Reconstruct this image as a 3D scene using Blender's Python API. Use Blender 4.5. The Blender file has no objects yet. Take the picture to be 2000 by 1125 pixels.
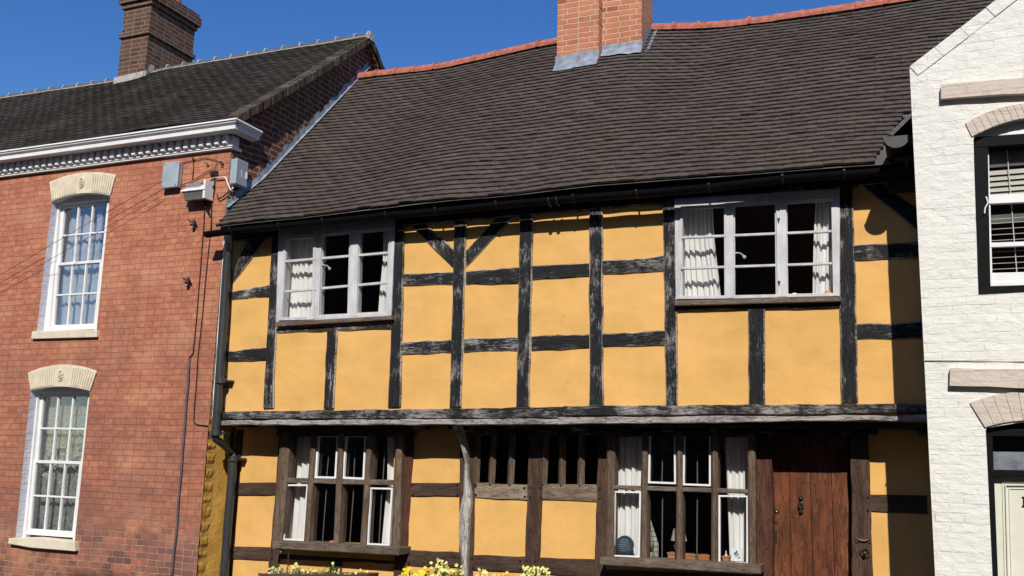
import bpy, bmesh, math, random
from math import sin, cos, tan, radians, pi
from mathutils import Vector, Matrix, noise
random.seed(7)
sc = bpy.context.scene
COL = sc.collection
# ------------------------------------------------------------------ camera
PITCH, YAW, ROLL, FPX = radians(10.3436), radians(23.157), radians(1.5135), 1900.0
CF = Vector((-sin(YAW)*cos(PITCH), cos(YAW)*cos(PITCH), sin(PITCH)))
_R = CF.cross(Vector((0, 0, 1))).normalized(); _U = _R.cross(CF)
CR = cos(ROLL)*_R + sin(ROLL)*_U
CU = -sin(ROLL)*_R + cos(ROLL)*_U
CC = Vector((0, -8.6, 2.0))
cam = bpy.data.objects.new('camera', bpy.data.cameras.new('camera')); COL.objects.link(cam)
cam.data.sensor_width = 36; cam.data.lens = FPX/2000*36
cam.data.clip_end = 2000
M = Matrix((CR, CU, -CF)).transposed().to_4x4(); M.translation = CC
cam.matrix_world = M
sc.camera = cam
# ------------------------------------------------------------------ light
SUN_AZ, SUN_EL = radians(17), radians(38)
S = Vector((sin(SUN_AZ)*cos(SUN_EL), -cos(SUN_AZ)*cos(SUN_EL), sin(SUN_EL)))
sun = bpy.data.objects.new('sun', bpy.data.lights.new('sun', 'SUN')); COL.objects.link(sun)
sun.data.energy = 5.0; sun.data.angle = radians(0.5); sun.data.color = (1, 0.95, 0.87)
sun.rotation_euler = (-S).to_track_quat('-Z', 'Y').to_euler(); sun.location = (5, -15, 20)
w = bpy.data.worlds.new('World'); sc.world = w; w.use_nodes = True
nt = w.node_tree; bg = nt.nodes['Background']
sky = nt.nodes.new('ShaderNodeTexSky'); sky.sky_type = 'NISHITA'; sky.sun_disc = False
sky.sun_elevation = SUN_EL; sky.sun_rotation = radians(180-17)
sky.air_density = 1.0; sky.dust_density = 0.2; sky.ozone_density = 3.0; sky.altitude = 200
hs = nt.nodes.new('ShaderNodeHueSaturation'); hs.inputs['Saturation'].default_value = 1.30; hs.inputs['Hue'].default_value = .512; hs.inputs['Value'].default_value = 1.5
nt.links.new(sky.outputs[0], hs.inputs['Color']); nt.links.new(hs.outputs[0], bg.inputs[0]); bg.inputs[1].default_value = 0.085
sc.view_settings.view_transform = 'Standard'; sc.view_settings.look = 'None'
sc.view_settings.exposure = 0; sc.view_settings.gamma = 1
sc.render.engine = 'CYCLES'
sc.cycles.max_bounces = 6; sc.cycles.transparent_max_bounces = 12

# ------------------------------------------------------------------ helpers
def W(x, y, Y=None, X=None):
    """point where the sight line of photo pixel (x, y) meets the plane Y (or X)"""
    d = CF*FPX + CR*(x-1000) + CU*(562.5-y)
    t = (Y-CC.y)/d.y if Y is not None else (X-CC.x)/d.x
    return CC + d*t

class MB:
    def __init__(s): s.v = []; s.f = []; s.mi = []; s.m = 0; s.edge = False
    def add(s, vs, fs):
        o = len(s.v); s.v += [tuple(v) for v in vs]
        for f in fs: s.f.append([i+o for i in f]); s.mi.append(s.m)
    def prism(s, pts, dv):
        """front polygon pts (counter-clockwise seen from the camera) pushed along dv"""
        n = len(pts); b = [Vector(p)+Vector(dv) for p in pts]
        s.add(list(pts)+b, [list(range(n)), list(range(2*n-1, n-1, -1))] +
              [[(i+1) % n, i, n+i, n+(i+1) % n] for i in range(n)])
    def poly(s, px, Y, d):
        pts = [W(x, y, Y) for x, y in px]
        a = sum(pts[i].x*pts[(i+1) % len(pts)].z-pts[(i+1) % len(pts)].x*pts[i].z for i in range(len(pts)))
        if a < 0: pts.reverse()
        s.prism(pts, (0, d, 0))
    def box(s, a, b):
        x0, y0, z0 = a; x1, y1, z1 = b
        s.add([(x0, y0, z0), (x1, y0, z0), (x1, y1, z0), (x0, y1, z0), (x0, y0, z1), (x1, y0, z1), (x1, y1, z1), (x0, y1, z1)],
              [[0, 3, 2, 1], [4, 5, 6, 7], [0, 1, 5, 4], [1, 2, 6, 5], [2, 3, 7, 6], [3, 0, 4, 7]])
    def beam(s, q, Y, d, horiz=None, wob=.004, seg=.09):
        """hand-hewn timber: q = TL, TR, BR, BL pixels"""
        tl, tr, br, bl = [W(x, y, Y) for x, y in q]
        if horiz is None: horiz = (tr-tl).length > (bl-tl).length
        if horiz: a0, a1, b0, b1 = tl, tr, bl, br
        else: a0, a1, b0, b1 = tl, bl, tr, br
        n = max(2, int((a1-a0).length/seg)); sd = random.uniform(0, 99)
        A = []; B = []
        for i in range(n+1):
            t = i/n
            ax = (b0-a0).normalized()
            pa = a0.lerp(a1, t)+ax*wob*2.4*noise.noise(Vector((sd, t*(a1-a0).length*5, 1)))
            pb = b0.lerp(b1, t)+ax*wob*2.4*noise.noise(Vector((sd, t*(a1-a0).length*5, 7)))
            k = wob*noise.noise(Vector((sd, t*n*.3, 13)))
            pa.y += k; pb.y += k*.6
            A.append(pa); B.append(pb)
        c = .011 if s.edge else .006; vs = []; fs = []
        for i in range(n+1):
            e = (B[i]-A[i]).normalized()*c
            vs += [A[i]+Vector((0, d, 0)), A[i]+Vector((0, c, 0)), A[i]+e, B[i]-e, B[i]+Vector((0, c, 0)), B[i]+Vector((0, d, 0))]
        flip = not horiz; em = []
        for i in range(n):
            for k in range(5):
                f = [i*6+k, i*6+k+1, i*6+k+7, i*6+k+6]
                fs.append(f if not flip else f[::-1]); em.append(1 if (k != 2 and s.edge) else 0)
        cap = [0, 1, 2, 3, 4, 5]; cap2 = [n*6+k for k in (5, 4, 3, 2, 1, 0)]
        fs += [cap[::-1] if flip else cap, cap2[::-1] if flip else cap2]
        o_ = len(s.mi); s.add(vs, fs)
        for q_, v_ in enumerate(em): s.mi[o_+q_] = v_
    def tube(s, pts, r, n=10, cap=True):
        pts = [Vector(p) for p in pts]; rings = []
        if not hasattr(r, '__len__'): r = [r]*len(pts)
        up = Vector((0, 0, 1)); prev = None
        for i, p in enumerate(pts):
            t = (pts[min(i+1, len(pts)-1)]-pts[max(i-1, 0)]).normalized()
            if prev is None:
                u = t.cross(Vector((0, 0, 1)) if abs(t.z) < .9 else Vector((1, 0, 0))).normalized()
            else: u = (prev-t*prev.dot(t)).normalized()
            prev = u; v = t.cross(u)
            rings.append([p+u*r[i]*cos(2*pi*k/n)+v*r[i]*sin(2*pi*k/n) for k in range(n)])
        fs = [[i*n+k, i*n+(k+1) % n, (i+1)*n+(k+1) % n, (i+1)*n+k] for i in range(len(pts)-1) for k in range(n)]
        if cap: fs += [list(range(n))[::-1], [(len(pts)-1)*n+k for k in range(n)]]
        s.add([q for R in rings for q in R], fs)
    def lathe(s, c, prof, n=20, axis='Z'):
        c = Vector(c); vs = []; fs = []
        for r, h in prof:
            for k in range(n):
                a = 2*pi*k/n
                vs.append(c+(Vector((r*cos(a), r*sin(a), h)) if axis == 'Z' else Vector((r*cos(a), h, r*sin(a)))))
        for i in range(len(prof)-1):
            for k in range(n):
                f = [i*n+k, i*n+(k+1) % n, (i+1)*n+(k+1) % n, (i+1)*n+k]
                fs.append(f if axis == 'Z' else f[::-1])
        s.add(vs, fs)
    def build(s, name, mat, parent=None, label=None, smooth=False, bevel=0):
        me = bpy.data.meshes.new(name)
        vs = [Vector(v) for v in s.v]
        lo = Vector([min(v[i] for v in vs) for i in range(3)]); hi = Vector([max(v[i] for v in vs) for i in range(3)])
        c = Vector(((lo.x+hi.x)/2, (lo.y+hi.y)/2, lo.z))
        me.from_pydata([v-c for v in vs], [], s.f)
        for m in (mat if isinstance(mat, (list, tuple)) else [mat]): me.materials.append(m)
        for p, i in zip(me.polygons, s.mi): p.material_index = i
        if smooth:
            for p in me.polygons: p.use_smooth = True
        me.update(); me.validate()
        o = bpy.data.objects.new(name, me); COL.objects.link(o)
        if parent is not None:
            pl = Vector(parent.get('wl', (0, 0, 0)))
            o.parent = parent; o.location = c-pl
        else: o.location = c
        o['wl'] = tuple(c)
        if label: o['label'] = label
        if bevel:
            b = o.modifiers.new('bevel', 'BEVEL'); b.width = bevel; b.segments = 2; b.limit_method = 'ANGLE'
        if smooth and smooth != 1:
            me.set_sharp_from_angle(angle=radians(smooth))
        return o

def thing(name, loc, label, cat, group=None):
    o = bpy.data.objects.new(name, None); COL.objects.link(o); o.location = loc; o['wl'] = tuple(loc)
    o.empty_display_size = .2
    tag(o, label, cat, group); return o
def tag(o, label, cat, group=None):
    o['label'] = label; o['category'] = cat
    if group: o['group'] = group
    return o
def struct(o): o['kind'] = 'structure'; return o

# ------------------------------------------------------------------ materials
class N:
    def __init__(s, name):
        s.m = bpy.data.materials.new(name); s.m.use_nodes = True; s.t = s.m.node_tree
        s.b = s.t.nodes['Principled BSDF']; s.o = s.t.nodes['Material Output']
        g = s.t.nodes.new('ShaderNodeNewGeometry'); s.g = g; s.P = g.outputs['Position']
    def n(s, k, **kw):
        x = s.t.nodes.new(k)
        for a, v in kw.items(): setattr(x, a, v)
        return x
    def l(s, a, b): s.t.links.new(a, b)
    def mapv(s, vec, sc=(1, 1, 1), loc=(0, 0, 0), rot=(0, 0, 0)):
        m = s.n('ShaderNodeMapping'); s.l(vec, m.inputs[0]); m.inputs['Scale'].default_value = sc
        m.inputs['Location'].default_value = loc; m.inputs['Rotation'].default_value = rot; return m.outputs[0]
    def noise(s, vec, scale, detail=4, rough=.55, dist=0):
        x = s.n('ShaderNodeTexNoise'); s.l(vec, x.inputs['Vector']); x.inputs['Scale'].default_value = scale
        x.inputs['Detail'].default_value = detail; x.inputs['Roughness'].default_value = rough
        x.inputs['Distortion'].default_value = dist; return x.outputs['Fac']
    def ramp(s, fac, stops, interp='LINEAR'):
        r = s.n('ShaderNodeValToRGB'); s.l(fac, r.inputs[0]); e = r.color_ramp.elements
        r.color_ramp.interpolation = interp
        while len(e) < len(stops): e.new(.5)
        for i, (p, c) in enumerate(stops):
            e[i].position = p; e[i].color = (c, c, c, 1) if not hasattr(c, '__len__') else (*c, 1)
        return r.outputs[0]
    def mix(s, f, a, b, mode='MIX'):
        x = s.n('ShaderNodeMix', data_type='RGBA', blend_type=mode)
        for sock, v in ((x.inputs[0], f), (x.inputs[6], a), (x.inputs[7], b)):
            if hasattr(v, 'links'): s.l(v, sock)
            elif sock.type == 'RGBA': sock.default_value = (*v, 1) if hasattr(v, '__len__') else (v, v, v, 1)
            else: sock.default_value = v
        return x.outputs[2]
    def math(s, op, a, b=None, c=None, clamp=False):
        x = s.n('ShaderNodeMath', operation=op); x.use_clamp = clamp
        for i, v in enumerate((a, b, c)):
            if v is None: continue
            if hasattr(v, 'links'): s.l(v, x.inputs[i])
            else: x.inputs[i].default_value = v
        return x.outputs[0]
    def bump(s, h, dist, strength=1, prev=None):
        x = s.n('ShaderNodeBump'); s.l(h, x.inputs['Height']); x.inputs['Distance'].default_value = dist
        x.inputs['Strength'].default_value = strength
        if prev is not None: s.l(prev, x.inputs['Normal'])
        return x.outputs[0]
    def done(s, col=None, rough=.8, normal=None, metal=0, spec=.3):
        if col is not None:
            if hasattr(col, 'links'): s.l(col, s.b.inputs['Base Color'])
            else: s.b.inputs['Base Color'].default_value = (*col, 1)
        if hasattr(rough, 'links'): s.l(rough, s.b.inputs['Roughness'])
        else: s.b.inputs['Roughness'].default_value = rough
        s.b.inputs['Metallic'].default_value = metal
        s.b.inputs['Specular IOR Level'].default_value = spec
        if normal is not None: s.l(normal, s.b.inputs['Normal'])
        return s.m
    def uv(s):
        """wall coordinates: along the wall, up"""
        p = s.n('ShaderNodeSeparateXYZ'); s.l(s.P, p.inputs[0])
        c = s.n('ShaderNodeCombineXYZ'); s.l(s.math('ADD', p.outputs[0], p.outputs[1]), c.inputs[0]); s.l(p.outputs[2], c.inputs[1])
        return c.outputs[0], p

def simple(name, col, rough=.6, var=.25, scale=8, bump=.002, metal=0, spec=.3, stretch=(1, 1, 1)):
    m = N(name); v = m.mapv(m.P, stretch)
    f = m.noise(v, scale, 6, .6); d = tuple(c*(1-var) for c in col); e = tuple(min(1, c*(1+var*.6)) for c in col)
    c = m.ramp(f, [(.3, d), (.7, e)])
    nb = m.bump(m.noise(v, scale*5, 5, .6), bump) if bump else None
    return m.done(c, rough, nb, metal, spec)

def brick_mat(name, c1, c2, mortar, bw=.225, rh=.072, ms=.009, dark=None, paint=False, bump=.006, mott=.35, lowdark=False, chalk=None):
    m = N(name); uv, sep = m.uv()
    wob = m.n('ShaderNodeTexNoise'); m.l(uv, wob.inputs['Vector']); wob.inputs['Scale'].default_value = 1.6
    wb = m.n('ShaderNodeVectorMath', operation='SCALE'); m.l(wob.outputs['Color'], wb.inputs[0]); wb.inputs['Scale'].default_value = .03
    wob2 = m.n('ShaderNodeTexNoise'); m.l(uv, wob2.inputs['Vector']); wob2.inputs['Scale'].default_value = 22
    wb2 = m.n('ShaderNodeVectorMath', operation='SCALE'); m.l(wob2.outputs['Color'], wb2.inputs[0]); wb2.inputs['Scale'].default_value = .009
    ad = m.n('ShaderNodeVectorMath', operation='ADD'); m.l(uv, ad.inputs[0]); m.l(wb.outputs[0], ad.inputs[1])
    ad2 = m.n('ShaderNodeVectorMath', operation='ADD'); m.l(ad.outputs[0], ad2.inputs[0]); m.l(wb2.outputs[0], ad2.inputs[1])
    b = m.n('ShaderNodeTexBrick'); m.l(ad2.outputs[0], b.inputs['Vector'])
    b.inputs['Scale'].default_value = 1; b.inputs['Brick Width'].default_value = bw; b.inputs['Row Height'].default_value = rh
    b.inputs['Mortar Size'].default_value = ms; b.inputs['Mortar Smooth'].default_value = .35; b.inputs['Bias'].default_value = 0
    b.inputs['Color1'].default_value = (0, 0, 0, 1); b.inputs['Color2'].default_value = (1, 1, 1, 1); b.inputs['Mortar'].default_value = (.5, .5, .5, 1)
    b.offset = .5; b.squash = .72 if not paint else 1.0; b.squash_frequency = 2
    fac = b.outputs['Fac']
    f1 = m.noise(uv, 3, 5, .6); f2 = m.noise(uv, 40, 5, .7)
    base = m.mix(b.outputs['Color'], c1, c2)
    if dark is not None:
        sel = m.n('ShaderNodeTexNoise'); m.l(b.outputs['Color'], sel.inputs['Vector']); sel.inputs['Scale'].default_value = 9
        dk = m.ramp(m.math('MULTIPLY', m.ramp(b.outputs['Color'], [(.80, 0.), (.84, 1.)]), m.ramp(f1, [(.4, .25), (.6, 1.)])), [(0, 0.), (1, 1.)])
        base = m.mix(dk, base, dark)
    base = m.mix(m.ramp(f1, [(.3, .55), (.7, 0.)]), base, tuple(c*(1-mott) for c in c1))
    f3 = m.noise(m.mapv(uv, (.6, 1, 1)), 95, 4, .75)
    if not paint: base = m.mix(m.ramp(f3, [(.48, 0.), (.72, .65)]), base, tuple(min(1, c*1.6+.06) for c in c1))
    base = m.mix(m.ramp(f2, [(.35, .45), (.75, 0.)]), base, tuple(c*(.6 if not paint else .96) for c in c1))
    if lowdark:
        vr = m.n('ShaderNodeTexNoise'); m.l(b.outputs['Color'], vr.inputs['Vector']); vr.inputs['Scale'].default_value = 23
        f4 = m.noise(m.mapv(uv, (.7, 1, 1)), 13, 5, .75); base = m.mix(m.ramp(f4, [(.40, .40), (.55, 0.)]), base, (.24, .085, .055)); base = m.mix(m.ramp(f4, [(.52, 0.), (.68, .35)]), base, (.66, .33, .19))
        z = m.math('ADD', sep.outputs[2], m.math('MULTIPLY', m.math('SUBTRACT', f1, .5), .9))
        lowf = m.ramp(m.math('DIVIDE', z, 4), [(.27, 1.), (.345, .42), (.6, .22), (.95, 0.)])
        pat = m.ramp(m.math('ADD', m.math('MULTIPLY', vr.outputs['Fac'], .6), m.math('MULTIPLY', f1, .5)), [(.50, .05), (.60, 1.)])
        base = m.mix(m.math('MULTIPLY', lowf, pat), base, (.13, .068, .055))
        ch = m.ramp(m.noise(m.mapv(uv, (.7, 1, 1), (31, 7, 0)), 2.2, 6, .7), [(.46, 0.), (.66, .6)])
        base = m.mix(ch, base, (.56, .27, .16))
        pz = m.math('MULTIPLY', m.ramp(m.noise(m.mapv(uv, (.8, 1, 1), (3, 17, 0)), 1.6, 6, .7), [(.42, 0.), (.62, .75)]), m.ramp(m.math('DIVIDE', z, 4), [(.3, 1.), (.75, .6), (1., .15)]))
        base = m.mix(pz, base, (.21, .095, .080))
        zf_ = m.ramp(m.math('DIVIDE', z, 4), [(.28, 0.), (.38, 1.)])
        mortar = m.mix(zf_, mortar, (.17, .075, .05))
        mf = m.math('MULTIPLY', fac, m.ramp(m.math('DIVIDE', z, 4), [(.27, .9), (.36, .42), (.7, .32)]))
        mf = m.math('MULTIPLY', mf, m.ramp(m.noise(uv, 7, 4, .7), [(.3, .45), (.6, 1.)]))
    else:
        mf = m.math('MULTIPLY', fac, m.ramp(m.noise(uv, 6, 4, .7), [(.25, .5), (.6, 1.)]))
    if chalk is not None:
        sp = m.ramp(m.noise(uv, 55, 3, .7), [(.62, 0.), (.75, .6)])
        base = m.mix(sp, base, chalk)
    col = m.mix(mf, base, mortar)
    h = m.math('SUBTRACT', 1, fac)
    vr = m.n('ShaderNodeTexNoise'); m.l(b.outputs['Color'], vr.inputs['Vector']); vr.inputs['Scale'].default_value = 23
    h = m.math('ADD', h, m.math('MULTIPLY', f2, .5))
    h = m.math('ADD', h, m.math('MULTIPLY', b.outputs['Color'], .35))
    nb = m.bump(h, bump)
    if paint:
        low = m.noise(m.mapv(uv, (.7, 1, 1)), 13, 3, .55)
        fm = m.math('MULTIPLY', fac, m.ramp(m.noise(uv, 3.5, 4, .7), [(.40, 0.), (.62, 1.)]))
        nb = m.bump(m.math('SUBTRACT', 1, fm), .0028)
        nb = m.bump(low, .014, 1, nb)
        cr = m.noise(m.mapv(uv, (.6, 1, 1)), 34, 5, .65, .5)
        nb = m.bump(cr, .004, 1, nb)
        gr = m.ramp(m.noise(m.mapv(m.P, (6, 6, .6)), 2.2, 5, .7), [(.60, 0.), (.85, .28)])
        col = m.mix(gr, col, tuple(c*.62 for c in c1))
        col = m.mix(m.math('MULTIPLY', m.ramp(m.noise(uv, 2.1, 5, .7), [(.56, 0.), (.66, .55)]), fm), col, (.22, .20, .17))
    return m.done(col, .85, nb, 0, .15)

def timber_mat(name, grain, c_dark, c_light, thr=(.56, .70), along=None, c_mid=None, bump=.004, rough=.75, spec=.25):
    """weathered timber; grain = 'x' or 'z' direction of the fibres"""
    m = N(name); st = (.18, 1, 1) if grain == 'x' else (1, 1, .18)
    oi = m.n('ShaderNodeObjectInfo'); of = m.n('ShaderNodeVectorMath', operation='ADD'); m.l(m.P, of.inputs[0])
    cx = m.n('ShaderNodeCombineXYZ'); m.l(m.math('MULTIPLY', oi.outputs['Random'], 50), cx.inputs[1]); m.l(cx.outputs[0], of.inputs[1])
    v = m.mapv(of.outputs[0], st)
    fine = m.noise(v, 75, 8, .8, .3); mid = m.noise(v, 16, 5, .6, .3); lowf = m.noise(m.P, 3.4, 4, .65)
    k = m.math('ADD', m.math('MULTIPLY', fine, .5), m.math('ADD', m.math('MULTIPLY', mid, .16), m.math('MULTIPLY', lowf, .38)))
    k = m.math('ADD', k, m.math('MULTIPLY', m.math('SUBTRACT', oi.outputs['Random'], .5), .07))
    f = m.ramp(k, [(thr[0], 0.), (thr[1], 1.)])
    base = m.mix(m.ramp(mid, [(.35, 0.), (.65, 1.)]), c_dark, c_mid or tuple(c*1.7 for c in c_dark))
    col = m.mix(f, base, m.mix(m.noise(v, 80, 4), tuple(c*.45 for c in c_light), c_light))
    crack = m.ramp(m.noise(m.mapv(v, (1, 1, 1), (5, 3, 9)), 30, 2, .5, .2), [(.47, 1.), (.5, 0.), (.53, 1.)])
    col = m.mix(m.math('MULTIPLY', m.math('SUBTRACT', 1, crack), .7), col, tuple(c*.4 for c in c_dark))
    h = m.math('ADD', m.math('MULTIPLY', crack, .6), m.math('MULTIPLY', fine, .9))
    return m.done(col, rough, m.bump(h, bump), 0, spec)

def plaster_mat(name, col):
    m = N(name); uv, sep = m.uv()
    f = m.noise(m.P, 1.7, 5, .6); g = m.noise(m.P, 9, 6, .65)
    c = m.ramp(f, [(.3, tuple(x*.86 for x in col)), (.7, tuple(min(1, x*1.07) for x in col))])
    c = m.mix(m.ramp(g, [(.55, 0.), (.8, .36)]), c, tuple(x*.72 for x in col))
    st = m.noise(m.mapv(m.P, (5, 5, .5)), 3.2, 5, .65)
    c = m.mix(m.ramp(st, [(.58, 0.), (.8, .22)]), c, (col[0]*.6, col[1]*.55, col[2]*.6))
    pt = m.ramp(m.noise(m.mapv(m.P, (1, 1, 1), (17, 3, 5)), 1.1, 3, .5), [(.54, 0.), (.60, .45)])
    c = m.mix(pt, c, (col[0]*1.06, col[1]*1.05, col[2]*1.25))
    wv = m.n('ShaderNodeTexNoise'); m.l(m.P, wv.inputs['Vector']); wv.inputs['Scale'].default_value = 2.5; wv.inputs['Detail'].default_value = 5
    va = m.n('ShaderNodeVectorMath', operation='SCALE'); m.l(wv.outputs['Color'], va.inputs[0]); va.inputs['Scale'].default_value = .55
    vb = m.n('ShaderNodeVectorMath', operation='ADD'); m.l(m.P, vb.inputs[0]); m.l(va.outputs[0], vb.inputs[1])
    vo = m.n('ShaderNodeTexVoronoi', feature='DISTANCE_TO_EDGE'); m.l(vb.outputs[0], vo.inputs['Vector']); vo.inputs['Scale'].default_value = 1.5
    ck = m.math('MULTIPLY', m.ramp(vo.outputs['Distance'], [(.0, 1.), (.010, 0.)]), m.ramp(m.noise(m.P, 1.4, 3, .6), [(.56, 0.), (.64, .22)]))
    c = m.mix(ck, c, (col[0]*.45, col[1]*.4, col[2]*.5))
    nb = m.bump(m.noise(m.mapv(m.P, (.8, 1, 1.2)), 3.0, 2, .45, .2), .016)
    nb = m.bump(m.noise(m.P, 38, 6, .7), .0025, 1, nb)
    return m.done(c, .85, nb, 0, .2)

def tile_mat(name, base, var, moss=(.09, .085, .04), mossamt=.4, scale=1):
    m = N(name)
    r = m.g.outputs['Random Per Island']
    c = m.mix(r, tuple(b*(1-var) for b in base), tuple(b*(1+var) for b in base))
    r2 = m.math('FRACT', m.math('MULTIPLY', r, 37.7))
    c = m.mix(m.ramp(r2, [(.88, 0.), (.94, .50)]), c, (base[0]*1.5, base[1]*1.2, base[2]*1.15))
    lf = m.noise(m.P, 1.3, 5, .65); hf = m.noise(m.P, 30, 6, .7)
    c = m.mix(m.ramp(lf, [(.42, 0.), (.68, mossamt)]), c, moss)
    c = m.mix(m.ramp(hf, [(.3, .6), (.6, 0.)]), c, tuple(b*.4 for b in base))
    sp = m.math('MULTIPLY', m.ramp(m.noise(m.P, 70, 2, .5), [(.66, 0.), (.72, .8)]), m.ramp(m.noise(m.P, 2.3, 3, .6), [(.42, .15), (.6, 1.)]))
    c = m.mix(sp, c, (.30, .28, .23))
    return m.done(c, .88, m.bump(hf, .004), 0, .15)

def glass_mat(name, tint=.9, refl=1.0):
    m = N(name); t = m.t
    t.nodes.remove(m.b)
    tr = m.n('ShaderNodeBsdfTransparent'); tr.inputs[0].default_value = (tint, tint, tint, 1)
    gl = m.n('ShaderNodeBsdfGlossy'); gl.inputs['Roughness'].default_value = .02
    nb = m.bump(m.noise(m.P, 5, 3, .5), .004); m.l(nb, gl.inputs['Normal'])
    fr = m.n('ShaderNodeFresnel'); fr.inputs[0].default_value = 1.45
    mx = m.n('ShaderNodeMixShader'); m.l(m.math('MULTIPLY', fr.outputs[0], refl), mx.inputs[0]); m.l(tr.outputs[0], mx.inputs[1]); m.l(gl.outputs[0], mx.inputs[2])
    m.l(mx.outputs[0], m.o.inputs[0]); return m.m

def cloth_mat(name, col, tr=.35, lace=None):
    m = N(name); t = m.t
    d = m.n('ShaderNodeBsdfDiffuse'); tl = m.n('ShaderNodeBsdfTranslucent'); mx = m.n('ShaderNodeMixShader'); mx.inputs[0].default_value = tr
    c = m.ramp(m.noise(m.mapv(m.P, (1, 1, .3)), 14, 4), [(.3, tuple(x*.85 for x in col)), (.7, col)])
    if lace is not None:
        c = m.mix(m.ramp(m.noise(m.P, 60, 4, .7), [(.42, 0.), (.58, 1.)]), c, lace)
    m.l(c, d.inputs[0]); m.l(c, tl.inputs[0]); m.l(d.outputs[0], mx.inputs[1]); m.l(tl.outputs[0], mx.inputs[2]); m.l(mx.outputs[0], m.o.inputs[0])
    t.nodes.remove(m.b); return m.m

YEL = (.69, .40, .125)
M_YEL = plaster_mat('yellow_plaster', YEL)
M_BLKX = timber_mat('black_timber_level', 'x', (.010, .010, .011), (.50, .46, .43), (.54, .635))
M_BLKZ = timber_mat('black_timber_upright', 'z', (.010, .010, .011), (.48, .45, .42), (.555, .65))
M_BRESS = timber_mat('weathered_bressummer', 'x', (.012, .012, .012), (.46, .42, .40), (.465, .58), bump=.006)
M_EDGE = timber_mat('worn_timber_edge', 'x', (.03, .028, .027), (.55, .47, .38), (.46, .56))
M_LIP = timber_mat('pale_weathered_moulding', 'x', (.06, .055, .055), (.50, .46, .44), (.44, .56), c_mid=(.13, .12, .12), bump=.006)
M_OAKX = timber_mat('oak_level', 'x', (.040, .024, .016), (.16, .12, .09), (.56, .72), c_mid=(.085, .050, .034))
M_OAKZ = timber_mat('oak_upright', 'z', (.045, .025, .017), (.17, .11, .075), (.56, .72), c_mid=(.095, .052, .033))
M_OAKG = timber_mat('oak_bleached', 'x', (.10, .075, .055), (.42, .33, .24), (.48, .62), c_mid=(.22, .16, .115))
M_OAKRED = timber_mat('oak_reddish', 'z', (.055, .022, .014), (.15, .07, .045), (.56, .75), c_mid=(.11, .040, .024))
M_OAKFR = timber_mat('oak_window_frame', 'z', (.085, .057, .038), (.26, .20, .145), (.50, .70), c_mid=(.15, .10, .068))
M_OAKFX = timber_mat('oak_window_sill', 'x', (.085, .062, .045), (.28, .23, .18), (.48, .66), c_mid=(.15, .11, .08))
M_PALE = timber_mat('bleached_crooked_post', 'z', (.16, .14, .12), (.62, .58, .52), (.40, .52), c_mid=(.38, .34, .30), bump=.008)
M_DOOR = timber_mat('door_planks', 'z', (.075, .026, .013), (.34, .14, .06), (.52, .72), c_mid=(.17, .052, .022), bump=.002, rough=.5)
M_TILE = tile_mat('old_clay_tiles', (.084, .067, .060), .22, moss=(.085, .078, .05), mossamt=.45)
M_TILE2 = tile_mat('dark_roof_tiles', (.070, .061, .055), .16, moss=(.055,.05,.035), mossamt=.4)
M_RIDGE = simple('terracotta_ridge', (.40, .13, .085), .8, .45, 14, .004)
M_RIDGEG = simple('grey_ridge', (.105, .10, .095), .8, .4, 14, .004)
M_MORTAR = simple('pale_mortar', (.42, .39, .35), .9, .4, 20, .006)
M_LEAD = simple('lead_sheet', (.24, .27, .32), .55, .45, 10, .004, 0, .5)
M_RED = brick_mat('red_house_brick', (.45, .155, .085), (.62, .27, .155), (.50, .32, .22), lowdark=True, bw=.165, rh=.0695, ms=.005, mott=.38, bump=.007, chalk=(.55, .36, .24))
M_REDSH = brick_mat('shade_darkened_brick', (.11, .042, .03), (.20, .085, .052), (.30, .24, .18), mott=.4)  # red brick with the gable's shade put into its colour; also on added houses
M_CH1 = brick_mat('dark_chimney_brick', (.12, .058, .042), (.21, .11, .07), (.22, .18, .13), dark=(.045, .03, .028), mott=.5)
M_CH2 = brick_mat('orange_chimney_brick', (.50, .175, .09), (.66, .28, .145), (.52, .38, .27), dark=(.15, .055, .04), bw=.205, rh=.069, ms=.009, mott=.45, chalk=(.60, .42, .28))
M_WHB = brick_mat('white_painted_brick', (.715, .70, .635), (.735, .72, .66), (.69, .675, .61), rh=.068, bw=.19, ms=.005, paint=True, mott=.05, bump=.003)
M_CREAM = simple('cream_stone', (.66, .58, .44), .8, .16, 9, .004)
M_IRON = simple('dull_iron_bar', (.13, .13, .13), .5, .2, 9, 0)
M_CRACK = simple('dark_joint', (.30, .28, .25), .9, .3, 9, 0)
M_BUFF = simple('buff_painted_stone', (.52, .44, .37), .85, .18, 8, .010)
M_MUST = simple('mustard_painted_brick', (.60, .335, .07), .85, .25, 7, .008)
M_WHITE = simple('white_gloss_paint', (.74, .74, .73), .45, .10, 6, .0015)
M_REV = brick_mat('whitewashed_reveal', (.60, .60, .66), (.62, .62, .68), (.55, .55, .62), paint=True, mott=.06)
M_GREYW = simple('grey_window_paint', (.53, .53, .535), .5, .22, 12, .002, stretch=(1, 1, .4))
M_BLACK = simple('black_paint', (.006, .006, .007), .6, .3, 20, .001, spec=.08)
M_BLACKM = simple('black_rough_paint', (.012, .012, .013), .5, .3, 14, .004, spec=.4)
M_PIPE = simple('dark_grey_pipe', (.035, .038, .040), .4, .25, 9, .001, spec=.5)
M_GLASS = glass_mat('window_glass', .96, .7)
M_CURT = cloth_mat('white_curtain', (.93, .93, .91), .06)
M_BLUEC = cloth_mat('pale_blue_curtain', (.70, .80, .92), .12, (.84, .88, .93))
M_LACE = cloth_mat('grey_lace_curtain', (.28, .32, .31), .2, (.68, .72, .70))
M_INT = simple('interior_dark', (.10, .092, .085), .9, .3, 3, 0)
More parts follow.
